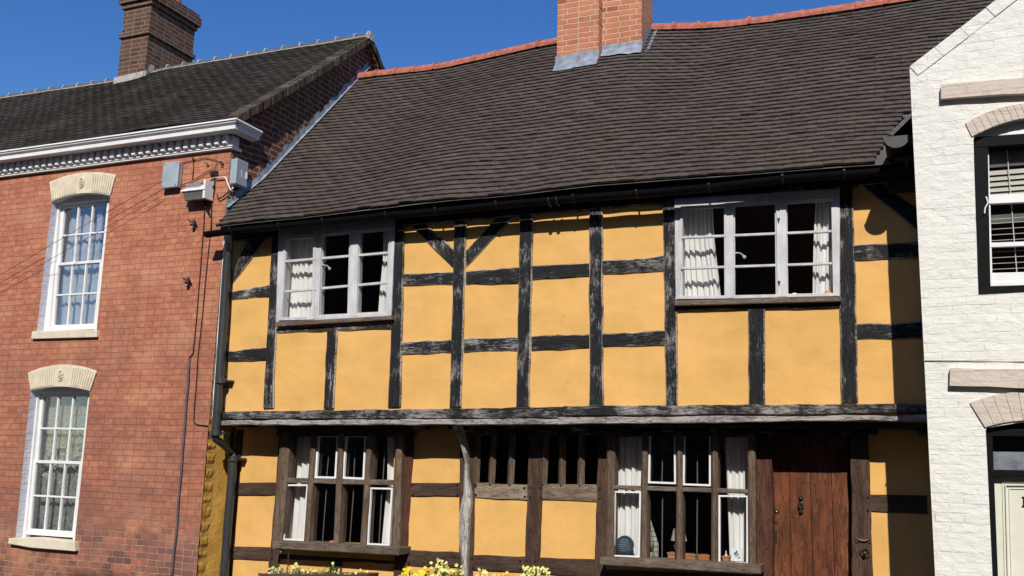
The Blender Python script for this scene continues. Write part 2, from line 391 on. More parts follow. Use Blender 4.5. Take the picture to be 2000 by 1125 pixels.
M_BOXG = simple('grey_enamel_box', (.33, .38, .42), .4, .12, 8, .001, spec=.5)
M_LENS = simple('dirty_lamp_lens', (.16, .155, .14), .3, .3, 14, .002, spec=.5)
M_CABLE = simple('cable_black', (.02, .018, .018), .6, .2, 9, 0)
M_CONDUIT = simple('cable_purple_grey', (.11, .085, .10), .6, .3, 9, 0)
M_WIRE = simple('red_brown_wire', (.10, .04, .03), .6, .2, 9, 0)
M_CREAMD = simple('cream_door_paint', (.66, .65, .54), .4, .08, 6, .001)
M_BLIND = simple('pale_blind_slat', (.55, .55, .48), .5, .1, 6, 0)
M_FOG = simple('blind_backing', (.11, .12, .12), .6, .15, 6, 0)
M_METAL = simple('old_iron', (.03, .03, .03), .4, .3, 20, .002, .4, .5)
M_BRASS = simple('worn_bronze', (.16, .11, .07), .35, .4, 20, .001, .7, .5)
M_SHADE = cloth_mat('lamp_shade_cloth', (.80, .74, .76), .4)
M_CERAM = simple('cream_ceramic', (.60, .56, .48), .3, .1, 9, 0, spec=.5)
M_ORANGE = simple('orange_pine', (.48, .21, .09), .5, .3, 12, .001, stretch=(.3, 1, 1))
M_SLATE = simple('dark_slate_blue', (.035, .055, .075), .5, .25, 20, .001)
M_CARD = simple('white_card', (.72, .74, .78), .5, .05, 9, 0)
M_INK = simple('dark_ink', (.02, .03, .05), .5, .1, 9, 0)
M_CHECK = N('checked_fabric')
_b = M_CHECK.n('ShaderNodeTexBrick'); _uv, _ = M_CHECK.uv(); M_CHECK.l(_uv, _b.inputs['Vector'])
for k, v in (('Scale', 1), ('Brick Width', .05), ('Row Height', .045), ('Mortar Size', .004)): _b.inputs[k].default_value = v
_b.offset = 0
_b.inputs['Color1'].default_value = (.34, .35, .29, 1); _b.inputs['Color2'].default_value = (.42, .42, .36, 1); _b.inputs['Mortar'].default_value = (.10, .11, .10, 1)
M_CHECK = M_CHECK.done(_b.outputs['Color'], .9)
M_LEAF = simple('leaf_green', (.10, .17, .035), .6, .5, 20, 0)
M_LEAFV = simple('leaf_variegated', (.42, .47, .25), .6, .4, 25, 0)
M_FLOW = simple('yellow_petal', (.85, .70, .04), .6, .2, 20, 0)
M_FLOWP = simple('pale_lemon_petal', (.84, .80, .28), .6, .2, 20, 0)
M_BUD = simple('russet_bud', (.30, .08, .03), .6, .2, 20, 0)
M_TERRA = simple('trough_wood', (.10, .045, .03), .7, .3, 10, .002)
M_ASPH = simple('asphalt', (.055, .054, .052), .9, .25, 40, .004)
M_PAVE = brick_mat('paving_slabs', (.13, .125, .115), (.16, .15, .14), (.14, .13, .12), bw=.6, rh=.45)
M_KERB = simple('kerb_stone', (.30, .29, .27), .85, .2, 12, .003)
M_EARTH = simple('earth', (.12, .11, .08), .95, .3, 4, .01)

# ------------------------------------------------------------------ ground
YL = .33
m = MB(); m.add([(-300, -300, -.014), (300, -300, -.014), (300, 300, -.014), (-300, 300, -.014)], [[0, 1, 2, 3]]); struct(m.build('ground', M_EARTH))
m = MB(); m.add([(-120, -9.2, 0), (120, -9.2, 0), (120, -2.4, 0), (-120, -2.4, 0)], [[0, 1, 2, 3]]); struct(m.build('road', M_ASPH))
for y0, y1, k0, k1 in ((-2.25, .4, -2.4, -2.25), (-12, -9.35, -9.35, -9.2)):
    m = MB(); m.box((-120, y0, -.01), (120, y1, .13)); struct(m.build('pavement', M_PAVE))
    m = MB(); m.box((-120, k0, -.01), (120, k1, .135)); struct(m.build('kerb', M_KERB, bevel=.015))
for k in range(2):
    m = MB(); m.box((-120, -2.95+k*.14, .001), (120, -2.87+k*.14, .004)); struct(m.build('road_marking', M_FLOW))

# ------------------------------------------------------------------ shared builders
def interp(pts, x):
    if x <= pts[0][0]: a, b = pts[0], pts[1]
    elif x >= pts[-1][0]: a, b = pts[-2], pts[-1]
    else:
        for a, b in zip(pts, pts[1:]):
            if a[0] <= x <= b[0]: break
    t = (x-a[0])/(b[0]-a[0]); return a[1]+(b[1]-a[1])*t

def tile_roof(name, eave_px, ye, ridge_px, yr, x0, x1, mat, parent, gauge=.1, tw=.165, skip=None, wav=.02, back=True, seed=1, xmax=None):
    E = [(W(x, y, ye).x, W(x, y, ye).z) for x, y in eave_px]
    R = [(W(x, y, yr).x, W(x, y, yr).z) for x, y in ridge_px]
    rnd = random.Random(seed)
    def Sf(X, v):
        ze = interp(E, X); zr = interp(R, X)
        b = wav*noise.noise(Vector((X*.9, v*2.2, seed)))*(1 if 0 < v < 1 else .4)
        c = -.03*sin(pi*max(0, min(1, v)))
        return Vector((X, ye+(yr-ye)*v, ze+(zr-ze)*v+b+c))
    L = (Sf((x0+x1)/2, 1)-Sf((x0+x1)/2, 0)).length
    rows = int(round(L/gauge)); m = MB()
    for i in range(rows):
        v0 = i/rows; v1 = min(1.0, (i+1.35)/rows)
        off = (i % 2)*.5+rnd.uniform(-.05, .05)
        j = -1
        while True:
            a = x0+(j+off)*tw; b = a+tw*rnd.uniform(.985, 1.0)-.0012; j += 1
            if a > x1: break
            a = max(a, x0); b = min(b, (xmax(v0) if xmax else x1)+rnd.uniform(-.012, .0))
            if b-a < .02: continue
            if skip and skip((a+b)/2, v0): continue
            dv = rnd.uniform(-.035, .035)/rows*(1.6 if rnd.random() < .04 else 1)
            n = Vector((0, -(Sf(a, v1).z-Sf(a, v0).z), (yr-ye)*(v1-v0))).normalized()
            li = .026+rnd.uniform(-.002, .0025)+(.006 if rnd.random() < .03 else 0); tl = rnd.uniform(-.003, .003)
            p = [Sf(a, v0+dv)+n*(li+tl), Sf(b, v0+dv)+n*(li-tl), Sf(b, v1)+n*.004, Sf(a, v1)+n*.004]
            q = [p[0]-n*.021, p[1]-n*.021]
            mid = (p[0]+p[1])*.5+n*.003; midt = (p[2]+p[3])*.5+n*.003
            qm = mid-n*.021
            m.add([p[0], mid, p[1], p[2], midt, p[3], q[0], qm, q[1]],
                  [[0, 1, 4, 5], [1, 2, 3, 4], [6, 7, 1, 0], [7, 8, 2, 1], [0, 5, 6], [2, 8, 3]])
    roof = m.build(name, mat, parent)
    # the boarding under the tiles and the far slope
    k = MB(); n = 24
    g = [[Sf(x0+(x1-x0)*i/n, v)-Vector((0, 0, .012)) for v in [0, .25, .5, .75, 1]] for i in range(n+1)]
    vs = [p for c in g for p in c]; fs = [[i*5+j, (i+1)*5+j, (i+1)*5+j+1, i*5+j+1] for i in range(n) for j in range(4)]
    if skip:
        fs = [f for f in fs if not skip(sum(vs[i].x for i in f)/4, .12 if f[0] % 5 == 0 else .9)]
    k.add(vs, fs); k.build('roof_boarding', M_INT, roof)
    if back:
        k = MB(); vs = []
        for i in range(n+1):
            X = x0+(x1-x0)*i/n; r = Sf(X, 1); e = Sf(X, 0)
            vs += [r, Vector((X, 2*yr-ye, e.z))]
        k.add(vs, [[i*2, i*2+2, i*2+3, i*2+1] for i in range(n)]); k.build('rear_slope', mat, roof)
    return roof, Sf

def ridge_tiles(Sf, x0, x1, r, seg, mat, parent, gaps=(), mort=None, lift=.0):
    if gaps:
        ridge_tiles(Sf, x0, gaps[0][0], r, seg, mat, parent, (), mort, lift); x0 = gaps[0][1]
    m = MB(); q = MB(); X = x0; n = 8; rnd = random.Random(3)
    while X < x1:
        Xe = min(X+seg, x1)
        if not any(a < (X+Xe)/2 < b for a, b in gaps):
            for xa, xb, rr in ((X, Xe-.035, r), (Xe-.035, Xe+.004, r*(1.07 if mort else 1.14))):
                a = Sf(xa, 1); b = Sf(xb, 1); vs = []
                dz = rnd.uniform(-.004, .004)+lift
                for c, p in ((0, a), (1, b)):
                    for k in range(n+1):
                        t = pi*1.16*k/n-pi*.08
                        vs.append(p+Vector((0, -cos(t)*rr, sin(t)*rr*.9+dz-.02)))
                m.add(vs, [[k, n+1+k, n+2+k, k+1] for k in range(n)]+[list(range(n+1)), list(range(n+1, 2*n+2))[::-1]])
            if mort:
                a = Sf(X, 1); b = Sf(Xe, 1)
                q.tube([a+Vector((0, -r*.97, -.03+lift)), b+Vector((0, -r*.97, -.03+lift))], .014, 6)
                q.tube([b+Vector((-.012, -r*1.12, -.03+lift)), b+Vector((-.012, -r*.75, r*.72+lift)), b+Vector((-.012, 0, r*.98+lift))], .010, 5)
        X = Xe
    o = m.build('ridge_tiles', mat, parent)
    if mort: q.build('ridge_mortar', mort, parent)
    return o

def curtain(name, L, R, Y, mat, parent, folds=8, amp=.03, seed=0, nz=26):
    """L, R: pixel polylines (top to bottom) of the two side edges"""
    m = MB(); nx = folds*8; rnd = random.Random(seed); ph = rnd.uniform(0, 6)
    def at(pl, t):
        k = t*(len(pl)-1); i = min(int(k), len(pl)-2); f = k-i
        return (pl[i][0]+(pl[i+1][0]-pl[i][0])*f, pl[i][1]+(pl[i+1][1]-pl[i][1])*f)
    vs = []
    for j in range(nz+1):
        t = j/nz; a = W(*at(L, t), Y); b = W(*at(R, t), Y)
        for i in range(nx+1):
            s = i/nx; p = a.lerp(b, s)
            w_ = s*folds*2*pi+ph+.9*sin(s*9+seed)+.35*noise.noise(Vector((s*5, t*2.5, seed)))
            p.y += amp*(sin(w_)+.35*sin(2.1*w_+t*1.5)+1.5*noise.noise(Vector((s*folds*1.3, t*.8, seed))))*(.75+.35*t)
            p.x += amp*.35*cos(w_)
            vs.append(p)
    fs = [[j*(nx+1)+i, (j+1)*(nx+1)+i, (j+1)*(nx+1)+i+1, j*(nx+1)+i+1] for j in range(nz) for i in range(nx)]
    m.add(vs, fs); return m.build(name, mat, parent, smooth=True)

def glass(px, Y, parent, mat=None):
    m = MB(); m.poly(px, Y, .003); return m.build('glass', mat or M_GLASS, parent)

def room(x0, x1, y0, y1, z0, z1, parent, mat=None):
    m = MB(); m.add([(x0, y0, z0), (x1, y0, z0), (x1, y1, z0), (x0, y1, z0), (x0, y0, z1), (x1, y0, z1), (x1, y1, z1), (x0, y1, z1)],
                    [[0, 1, 2, 3], [4, 7, 6, 5], [1, 5, 6, 2], [2, 6, 7, 3], [3, 7, 4, 0]])
    o = m.build('room_interior', mat or M_INT, parent); x = x0+.3
    while x < x1-.2:
        m = MB(); m.box((x, y0+.02, z1-.14), (x+.10, y1-.02, z1-.005)); m.build('ceiling_joist', M_OAKX, o); x += .55
    return o

def wall_cells(m, X0, X1, Z0, Z1, Y, holes, step=.04, amp=.0, topf=None, th=.0):
    """a wall face as a fine grid with window holes (holes are world x-z polygons)"""
    def inside(x, z, P):
        c = False
        for (x1, z1), (x2, z2) in zip(P, P[1:]+P[:1]):
            if (z1 > z) != (z2 > z) and x < (x2-x1)*(z-z1)/(z2-z1)+x1: c = not c
        return c
    nx = int((X1-X0)/step); nz = int((Z1-Z0)/step); idx = {}; vs = []; fs = []
    def vert(i, j):
        if (i, j) not in idx:
            x = X0+(X1-X0)*i/nx; z = Z0+(Z1-Z0)*j/nz
            if topf: z = min(z, topf(x))
            y = Y+amp*(noise.noise(Vector((x*1.7, z*1.9, 3)))+.5*noise.noise(Vector((x*5, z*5, 9))))
            idx[i, j] = len(vs); vs.append((x, y, z))
        return idx[i, j]
    for i in range(nx):
        for j in range(nz):
            x = X0+(X1-X0)*(i+.5)/nx; z = Z0+(Z1-Z0)*(j+.5)/nz
            if topf and z-(Z1-Z0)/nz > topf(x): continue
            if any(inside(x, z, h) for h in holes): continue
            fs.append([vert(i, j), vert(i+1, j), vert(i+1, j+1), vert(i, j+1)])
    for i, v in enumerate(vs):     # pull the cells next to an opening onto its edge
        best = None
        for P in holes:
            for a, b in zip(P, P[1:]+P[:1]):
                dx, dz = b[0]-a[0], b[1]-a[1]; L2 = dx*dx+dz*dz
                t = max(0, min(1, ((v[0]-a[0])*dx+(v[2]-a[1])*dz)/L2)); q = (a[0]+dx*t, a[1]+dz*t)
                d = math.hypot(q[0]-v[0], q[1]-v[2])
                if d < step*.72 and (best is None or d < best[0]): best = (d, q)
        if best: vs[i] = (best[1][0], v[1], best[1][1])
    m.add(vs, fs)
def wpoly(px, Y): return [(W(x, y, Y).x, W(x, y, Y).z) for x, y in px]
# ================================================================== RED BRICK HOUSE
XR = -7.245
RH = thing('red_brick_house', (-10, 0, 0.13), 'red brick terraced house with white dentil cornice and two tall white sash windows', 'house')
RUO = [(101, 394), (118, 386), (138, 380), (160, 377), (188, 377.5), (215, 382), (188.5, 645), (71.5, 650)]       # upper opening
RLO = [(59.7, 763), (78, 758), (98, 755.5), (117, 755), (147, 757), (175.7, 763.5), (145.5, 1060), (30, 1052)]
m = MB()
ztop = W(452, 292, 0).z+.05
wall_cells(m, -15, XR, .13, ztop, 0, [wpoly(RUO, 0), wpoly(RLO, 0)], step=.03)
m.build('wall', M_RED, RH)
# gable wall facing right (its foot painted mustard)
ER = [(0, 295), (455, 229)]; RR = [(0, 193), (228, 160), (330, 136), (560, 98), (722, 71)]
YE, YR = -.19, 2.482; XV = -7.04
zr = W(722, 72, YR).z; ze = W(455, 229, YE).z
m = MB(); sl = (zr-ze)/(YR-YE)
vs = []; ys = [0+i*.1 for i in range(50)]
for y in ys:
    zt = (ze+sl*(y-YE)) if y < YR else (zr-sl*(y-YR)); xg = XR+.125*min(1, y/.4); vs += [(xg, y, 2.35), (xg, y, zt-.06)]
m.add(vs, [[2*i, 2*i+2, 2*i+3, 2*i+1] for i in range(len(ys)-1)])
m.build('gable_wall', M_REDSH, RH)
m = MB(); vs = []; ny, nz_ = 14, 60
for i in range(ny+1):
    for j in range(nz_+1):
        y = i/ny*.36; z = .13+j/nz_*2.3
        e = noise.noise(Vector((y*5, z*3.5, 2)))*.008+noise.noise(Vector((y*22, z*16, 5)))*(.005 if y < .13 else .0015)
        if y < .12: e += .006*(1 if int(z/.072) % 2 else -.4)
        vs.append((XR+.012+e+.03*(y > .14)*(y-.14)*6, y-.004, z))
m.add(vs, [[i*(nz_+1)+j, (i+1)*(nz_+1)+j, (i+1)*(nz_+1)+j+1, i*(nz_+1)+j+1] for i in range(ny) for j in range(nz_)])
m.build('painted_side', M_MUST, RH, label='mustard painted rough side wall beside the grey downpipe')
roofR, SR = tile_roof('roof', ER, YE, RR, YR, -15, XV, M_TILE2, RH, gauge=.095, tw=.17, wav=.03, seed=5)
CHX0, CHX1 = None, None
def roof_hit(Sf, px, ye, yr):
    lo, hi = -1.0, yr+.6
    for _ in range(50):
        mid = (lo+hi)/2; p = W(*px, mid); v = (mid-ye)/(yr-ye)
        if p.z > Sf(p.x, v).z: lo = mid
        else: hi = mid
    return W(*px, lo)
# chimney of the red house
c0 = roof_hit(SR, (281, 152), YE, YR); cl = W(228, 164, c0.y)
cy0 = c0.y; cx1 = c0.x; cx0 = cl.x
cb = W(374.5, 127, X=cx1); cy1 = min(max(cb.y, YR+.2), YR+1.6)
ztip = W(298, 6, cy0).z
ch = MB(); ch.box((cx0, cy0, c0.z-.4), (cx1, cy1, ztip+.05))
chim = ch.build('chimney', M_CH1, RH, label='dark weathered brick chimney stack with two corbel bands')
bz = W(286, 63, cy0).z
m = MB(); m.box((cx0-.035, cy0-.035, bz-.035), (cx1+.035, cy1+.035, bz+.035)); m.build('corbel_band', M_CH1, chim, bevel=.004)
m = MB(); m.box((cx0-.03, cy0-.03, ztip-.02), (cx1+.03, cy1+.03, ztip+.06)); m.box((cx0-.07, cy0-.07, ztip+.06), (cx1+.07, cy1+.07, ztip+.21)); m.box((cx0-.04, cy0-.04, ztip+.21), (cx1+.04, cy1+.04, ztip+.28)); m.build('chimney_cap', M_CH1, chim, bevel=.006)
for k in range(3):
    m = MB(); y = cy0+.22+k*(cy1-cy0-.44)/2; m.lathe(((cx0+cx1)/2, y, ztip+.27), [(.12, 0), (.10, .1), (.09, .38), (.115, .4), (.11, .45), (.08, .45), (.08, .2)], 16); m.build('chimney_pot', M_RIDGE, chim, smooth=40)
m = MB()
for i in range(10):   # stepped side flashing
    y = cy0-.02+i*.1; v = (y-YE)/(YR-YE)
    if v > 1.0: break
    z = SR(cx1, v).z; h = .10+.05*(i % 2)+(.08 if i > 5 else 0)
    m.add([(cx1+.012, y-.02, z), (cx1+.012, y+.10, z+.1*sl), (cx1+.012, y+.10, z+.1*sl+h*.8), (cx1+.012, y+.03, z+h+.05), (cx1+.012, y-.02, z+h)], [[0, 1, 2, 3, 4]])
m.prism([(cx0-.06, cy0-.02, SR(cx0, (cy0-YE)/(YR-YE)).z-.02), (cx1+.05, cy0-.02, SR(cx1, (cy0-YE)/(YR-YE)).z-.02), (cx1+.03, cy0-.02, SR(cx1, (cy0-YE)/(YR-YE)).z+.11), (cx0-.05, cy0-.02, SR(cx0, (cy0-YE)/(YR-YE)).z+.11)], (0, .015, 0))
m.build('flashing', M_MORTAR, chim)
ridge_tiles(SR, -15, XV+.02, .072, .31, M_RIDGEG, roofR, gaps=[(cx0-.03, cx1+.03)], mort=M_MORTAR)
# verge: mortar bedded tile edge up the gable and barge shadow course
m = MB(); q = MB()
P = [Vector((XV, YE+(YR-YE)*t, ze+(zr-ze)*t-.03*sin(pi*t))) for t in [i/30 for i in range(31)]]
Q = [Vector((XV, YR+(YR-YE)*t, zr-(zr-ze)*t)) for t in [i/20 for i in range(21)]]
rnd = random.Random(4)
for L in (P, Q):
    for a, b in zip(L, L[1:]):
        for s in range(2):
            u = a.lerp(b, s/2); v = a.lerp(b, s/2+.48)
            h = .030+rnd.random()*.014; o = rnd.uniform(-.008, .008)
            m.add([u+Vector((-.12, 0, -.09)), u+Vector((.03+o, 0, -.09)), u+Vector((.03+o, 0, h-.02)), u+Vector((-.12, 0, h)),
                   v+Vector((-.12, 0, -.09)), v+Vector((.03+o, 0, -.09)), v+Vector((.03+o, 0, h-.02)), v+Vector((-.12, 0, h))],
                  [[0, 1, 2, 3], [1, 5, 6, 2], [2, 6, 7, 3], [5, 4, 7, 6], [0, 4, 5, 1]])
        if a.y < .1: continue
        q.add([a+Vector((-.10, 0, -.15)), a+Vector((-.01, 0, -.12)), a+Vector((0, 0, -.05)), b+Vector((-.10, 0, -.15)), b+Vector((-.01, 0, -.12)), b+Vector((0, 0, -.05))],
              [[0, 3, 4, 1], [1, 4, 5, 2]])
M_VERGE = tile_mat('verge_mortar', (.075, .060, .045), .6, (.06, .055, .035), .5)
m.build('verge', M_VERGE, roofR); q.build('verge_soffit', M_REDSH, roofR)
m = MB(); e = Vector((XV+.04, YR, zr)); m.prism([e+Vector((0, -.09, -.06)), e+Vector((.0, .09, -.06)), e+Vector((0, .04, .05)), e+Vector((0, -.04, .05))], (-.08, 0, 0)); m.build('ridge_end', M_MORTAR, roofR)
# cornice: profile (projection, z) swept along the front and round the corner
zc = W(450, 231.5, -.24).z; zb = W(449, 292, 0).z; zf = W(449, 253, -.195).z
prof = [(-.05, zc+.01), (.24, zc), (.245, zc-.018), (.232, zc-.026), (.227, zc-.04), (.21, zc-.055), (.20, zc-.06), (.20, zf+.004), (.192, zf), (.08, zf)]
prof2 = [(.03, zf+.001), (.03, zb+.036), (.052, zb+.034), (.056, zb+.022), (.045, zb+.016), (.045, zb+.002), (.03, zb), (0, zb)]
def sweep(prof, x0, yend):
    mm = MB(); n = len(prof); vs = []
    for c in range(3):
        for p, z in prof:
            vs.append(((x0, -p, z), (XR+p, -p, z), (XR+p, yend, z))[c])
    mm.add(vs, [[c*n+i+1, (c+1)*n+i+1, (c+1)*n+i, c*n+i] for c in range(2) for i in range(n-1)]+[[2*n+i for i in range(n)][::-1]])
    return mm
cor = sweep(prof, -15, .24).build('cornice', M_WHITE, RH, label='white moulded timber cornice turning the corner')
sweep(prof2, -15, .13).build('frieze', M_WHITE, cor)
dz0, dz1 = zb+.036, zf-.001; x = XR-.06-68*.113
while x < XR:
    m = MB(); m.add([(x, -.03, dz0), (x+.055, -.03, dz0), (x+.055, -.03, dz1), (x, -.03, dz1), (x, -.085, dz0+.012), (x+.055, -.085, dz0+.012), (x+.055, -.09, dz1), (x, -.09, dz1), (x, -.09, dz0+.016), (x+.055, -.09, dz0+.016)],
          [[4, 5, 9, 8], [8, 9, 6, 7], [0, 1, 5, 4], [1, 2, 6, 9, 5], [0, 4, 8, 7, 3]]); x += .113; m.build('dentil', M_WHITE, cor)
m = MB(); m.box((-15, -.028, zf-.02), (XR+.028, .0, zc-.02)); m.build('cornice_backing', M_WHITE, cor)
# brick core where the front meets the gable top
m = MB(); m.box((-15, .003, ztop-.1), (XR-.004, .15, zc-.02)); m.build('wall_head', M_RED, RH)
struct_room = room(-14.8, XR-.05, .2, 2.6, .2, 5.0, RH)

def red_window(op, lint, li, sill, fr, glass_q, vx, hz, meet, Mc, label, curt):
    """op opening px at Y=0; fr frame face px; all recessed parts at their own depth"""
    wn = MB(); d = .15
    P = [W(x, y, 0) for x, y in op]; n = len(P)
    vs = P+[p+Vector((0, d, 0)) for p in P]
    wn.add(vs, [[i, (i+1) % n, n+(i+1) % n, n+i] for i in range(n)])
    rv = wn.build('window', M_REV, RH, label=label)
    L = MB(); L.poly(lint, -.012, .05); lo = L.build('lintel', M_CREAM, rv, bevel=.004)
    return rv, lo

def arc(a, b, c, n=8):
    """quadratic curve through a, c with crest b"""
    out = []
    for i in range(n+1):
        t = i/n; q = (2*b[0]-(a[0]+c[0])/2, 2*b[1]-(a[1]+c[1])/2)
        out.append(((1-t)**2*a[0]+2*t*(1-t)*q[0]+t*t*c[0], (1-t)**2*a[1]+2*t*(1-t)*q[1]+t*t*c[1]))
    return out
def lintel_of(TL, TC, TR, BL, BC, BR, parent):
    top = arc(TL, TC, TR, 28); bot = arc(BL, BC, BR, 28)
    m = MB(); m.poly(top+bot[::-1], -.012, .06); lo = m.build('lintel', M_CREAM, parent, bevel=.003)
    gs = (MB(), MB())   # radial flutes standing proud on the voussoirs, a rosette on the key block
    for i in range(28):
        if 10 < i < 18: continue
        a = [top[i][k]*.62+top[i+1][k]*.38 for k in (0, 1)]; b = [top[i][k]*.12+top[i+1][k]*.88 for k in (0, 1)]
        c = [bot[i][k]*.12+bot[i+1][k]*.88 for k in (0, 1)]; d = [bot[i][k]*.62+bot[i+1][k]*.38 for k in (0, 1)]
        def lp(p, q, t): return (p[0]+(q[0]-p[0])*t, p[1]+(q[1]-p[1])*t)
        gs[i > 14].poly([lp(a, d, .10), lp(b, c, .10), lp(b, c, .93), lp(a, d, .93)], -.022, .012)
    for g in gs: g.build('fluting', M_CREAM, lo)
    cx = (top[14][0]+bot[14][0])/2; cy = (top[14][1]+bot[14][1])/2; c = W(cx, cy, -.012)
    r = MB(); pts = [c+Vector((.048*cos(t*2*pi/18)*.85, -.006, .048*sin(t*2*pi/18)*1.25)) for t in range(19)]; r.tube(pts, .008, 6)
    for k in range(6):
        t = k*pi/3+.3; r.lathe(c+Vector((.02*cos(t), -.0, .028*sin(t))), [(.013, -.002), (.010, -.014), (.002, -.018)], 8, 'Y')
    r.lathe(c, [(.010, -.002), (.009, -.02), (.001, -.024)], 8, 'Y')
    r.build('rosette', M_CREAM, lo, smooth=True)

def sash_window(op, lin, sillq, label, dx, G, V, H, meet, curtmat, curtL, curtR, Ysill, folds):
    d = .17
    m = MB(); P = [W(x, y, 0) for x, y in op]
    a = sum(P[i].x*P[(i+1) % len(P)].z-P[(i+1) % len(P)].x*P[i].z for i in range(len(P)))
    if a < 0: P.reverse()
    n = len(P)
    m.add(P+[p+Vector((0, d, 0)) for p in P], [[i, n+i, n+(i+1) % n, (i+1) % n] for i in range(n)])
    wn = m.build('window', M_REV, RH, label=label)
    lintel_of(*lin, wn)
    s = MB(); s.poly(sillq, -Ysill, Ysill+.12); s.build('sill', M_CREAM, wn, bevel=.008)
    # box frame (front at Y=.09), arched head board, two sashes
    gx0, gx1 = G[0][0], G[1][0]
    f = MB(); YF = .095
    def sh(p): return p
    # world box frame derived from the opening
    xs = [p.x for p in P]; zs = [p.z for p in P]
    tl, tr, br, bl = W(*op[0], 0), W(*op[5], 0), W(*op[6], 0), W(*op[7], 0)
    g = [W(*q, .14) for q in G]      # glass field TL TR BR BL at its depth
    fx = lambda z, s_: (bl.x+(tl.x-bl.x)*(z-bl.z)/(tl.z-bl.z)) if s_ == 0 else (br.x+(tr.x-br.x)*(z-br.z)/(tr.z-br.z))
    gi = lambda z, s_: (g[3].x+(g[0].x-g[3].x)*(z-g[3].z)/(g[0].z-g[3].z)) if s_ == 0 else (g[2].x+(g[1].x-g[2].x)*(z-g[2].z)/(g[1].z-g[2].z))
    zt = max(zs)+.01; zb_ = min(bl.z, br.z); zg1 = (g[0].z+g[1].z)/2; zg0 = (g[2].z+g[3].z)/2; st = .045
    f.prism([(fx(zb_, 0), YF, zb_), (gi(zb_, 0)-st, YF, zb_), (gi(zt, 0)-st, YF, zt), (fx(zt, 0), YF, zt)], (0, .09, 0))
    f.prism([(gi(zb_, 1)+st, YF, zb_), (fx(zb_, 1), YF, zb_), (fx(zt, 1), YF, zt), (gi(zt, 1)+st, YF, zt)], (0, .09, 0))
    f.prism([(gi(zg1, 0)-st, YF+.003, zg1+.04), (gi(zg1, 1)+st, YF+.003, zg1+.04), (gi(zt, 1)+st, YF+.003, zt), (gi(zt, 0)-st, YF+.003, zt)], (0, .09, 0))
    f.build('window_frame', M_WHITE, wn, bevel=.004)
    zm = W(*meet[0], .14).z*.5+W(*meet[1], .14).z*.5
    for nm, (za, zb2), Y in (('upper_sash', (zm-.02, zg1+.045), .135), ('lower_sash', (zg0-.07, zm+.02), .115)):
        s = MB()
        for sd in (0, 1):
            o = -st if sd == 0 else 0
            s.prism([(gi(za, sd)+o, Y, za), (gi(za, sd)+o+st, Y, za), (gi(zb2, sd)+o+st, Y, zb2), (gi(zb2, sd)+o, Y, zb2)], (0, .035, 0))
        if nm == 'upper_sash': rl = [(za, za+.035), (zb2-.045, zb2)]
        else: rl = [(za, za+.07), (zb2-.035, zb2)]
        for u, v in rl: s.prism([(gi(u, 0)-.001, Y-.002, u), (gi(u, 1)+.001, Y-.002, u), (gi(v, 1)+.001, Y-.002, v), (gi(v, 0)-.001, Y-.002, v)], (0, .036, 0))
        zi0, zi1 = rl[0][1], rl[1][0]
        for k in (1, 2):
            t = k/3; w_ = .010
            a_ = gi(zi0, 0)*(1-t)+gi(zi0, 1)*t; b_ = gi(zi1, 0)*(1-t)+gi(zi1, 1)*t
            s.prism([(a_-w_, Y+.002, zi0), (a_+w_, Y+.002, zi0), (b_+w_, Y+.002, zi1), (b_-w_, Y+.002, zi1)], (0, .03, 0))
        zz = (zi0+zi1)/2
        s.prism([(gi(zz, 0), Y+.0, zz-.010), (gi(zz, 1), Y+.0, zz-.010), (gi(zz, 1), Y+.0, zz+.010), (gi(zz, 0), Y+.0, zz+.010)], (0, .03, 0))
        so = s.build(nm, M_WHITE, wn, bevel=.003)
        gm = MB(); gm.prism([(gi(zi0, 0), Y+.02, zi0), (gi(zi0, 1), Y+.02, zi0), (gi(zi1, 1), Y+.02, zi1), (gi(zi1, 0), Y+.02, zi1)], (0, .003, 0)); gm.build('glass', M_GLASS, wn)
    for i, (cL, cR) in enumerate(zip(curtL, curtR)):
        curtain('curtain', cL, cR, .25, curtmat, wn, folds, .016, 3+i)
    return wn
sash_window(RUO, ((96, 355.6), (160, 337), (226, 341), (101, 393), (160, 377.5), (215, 382)),
            [(62, 647), (188.5, 643.6), (188.5, 658.5), (60, 662)], 'upper white sash window with pale blue curtains', 0,
            [(126, 404), (209, 401), (186, 632), (108, 636)], 0, 0, [(108, 517), (199, 512)], M_BLUEC,
            [[(140, 398), (128, 470), (106, 640)], [(186, 398), (176, 500), (160, 640)]], [[(186, 398), (180, 500), (158, 640)], [(202, 398), (196, 500), (186, 640)]], .04, 5)
sash_window(RLO, ((53.7, 728), (121, 712), (189, 724.6), (59.7, 762), (117, 755), (175.7, 763.5)),
            [(17, 1051), (60, 1050), (146, 1058), (146, 1077), (110, 1074), (60, 1070), (15, 1062)], 'lower white sash window with grey lace curtains', 0,
            [(85, 775), (172.5, 774), (144, 1038), (62, 1032)], 0, 0, [(66, 902), (160, 904)], M_LACE,
            [[(84, 768), (60, 1045)]], [[(178, 768), (152, 1045)]], .06, 9)

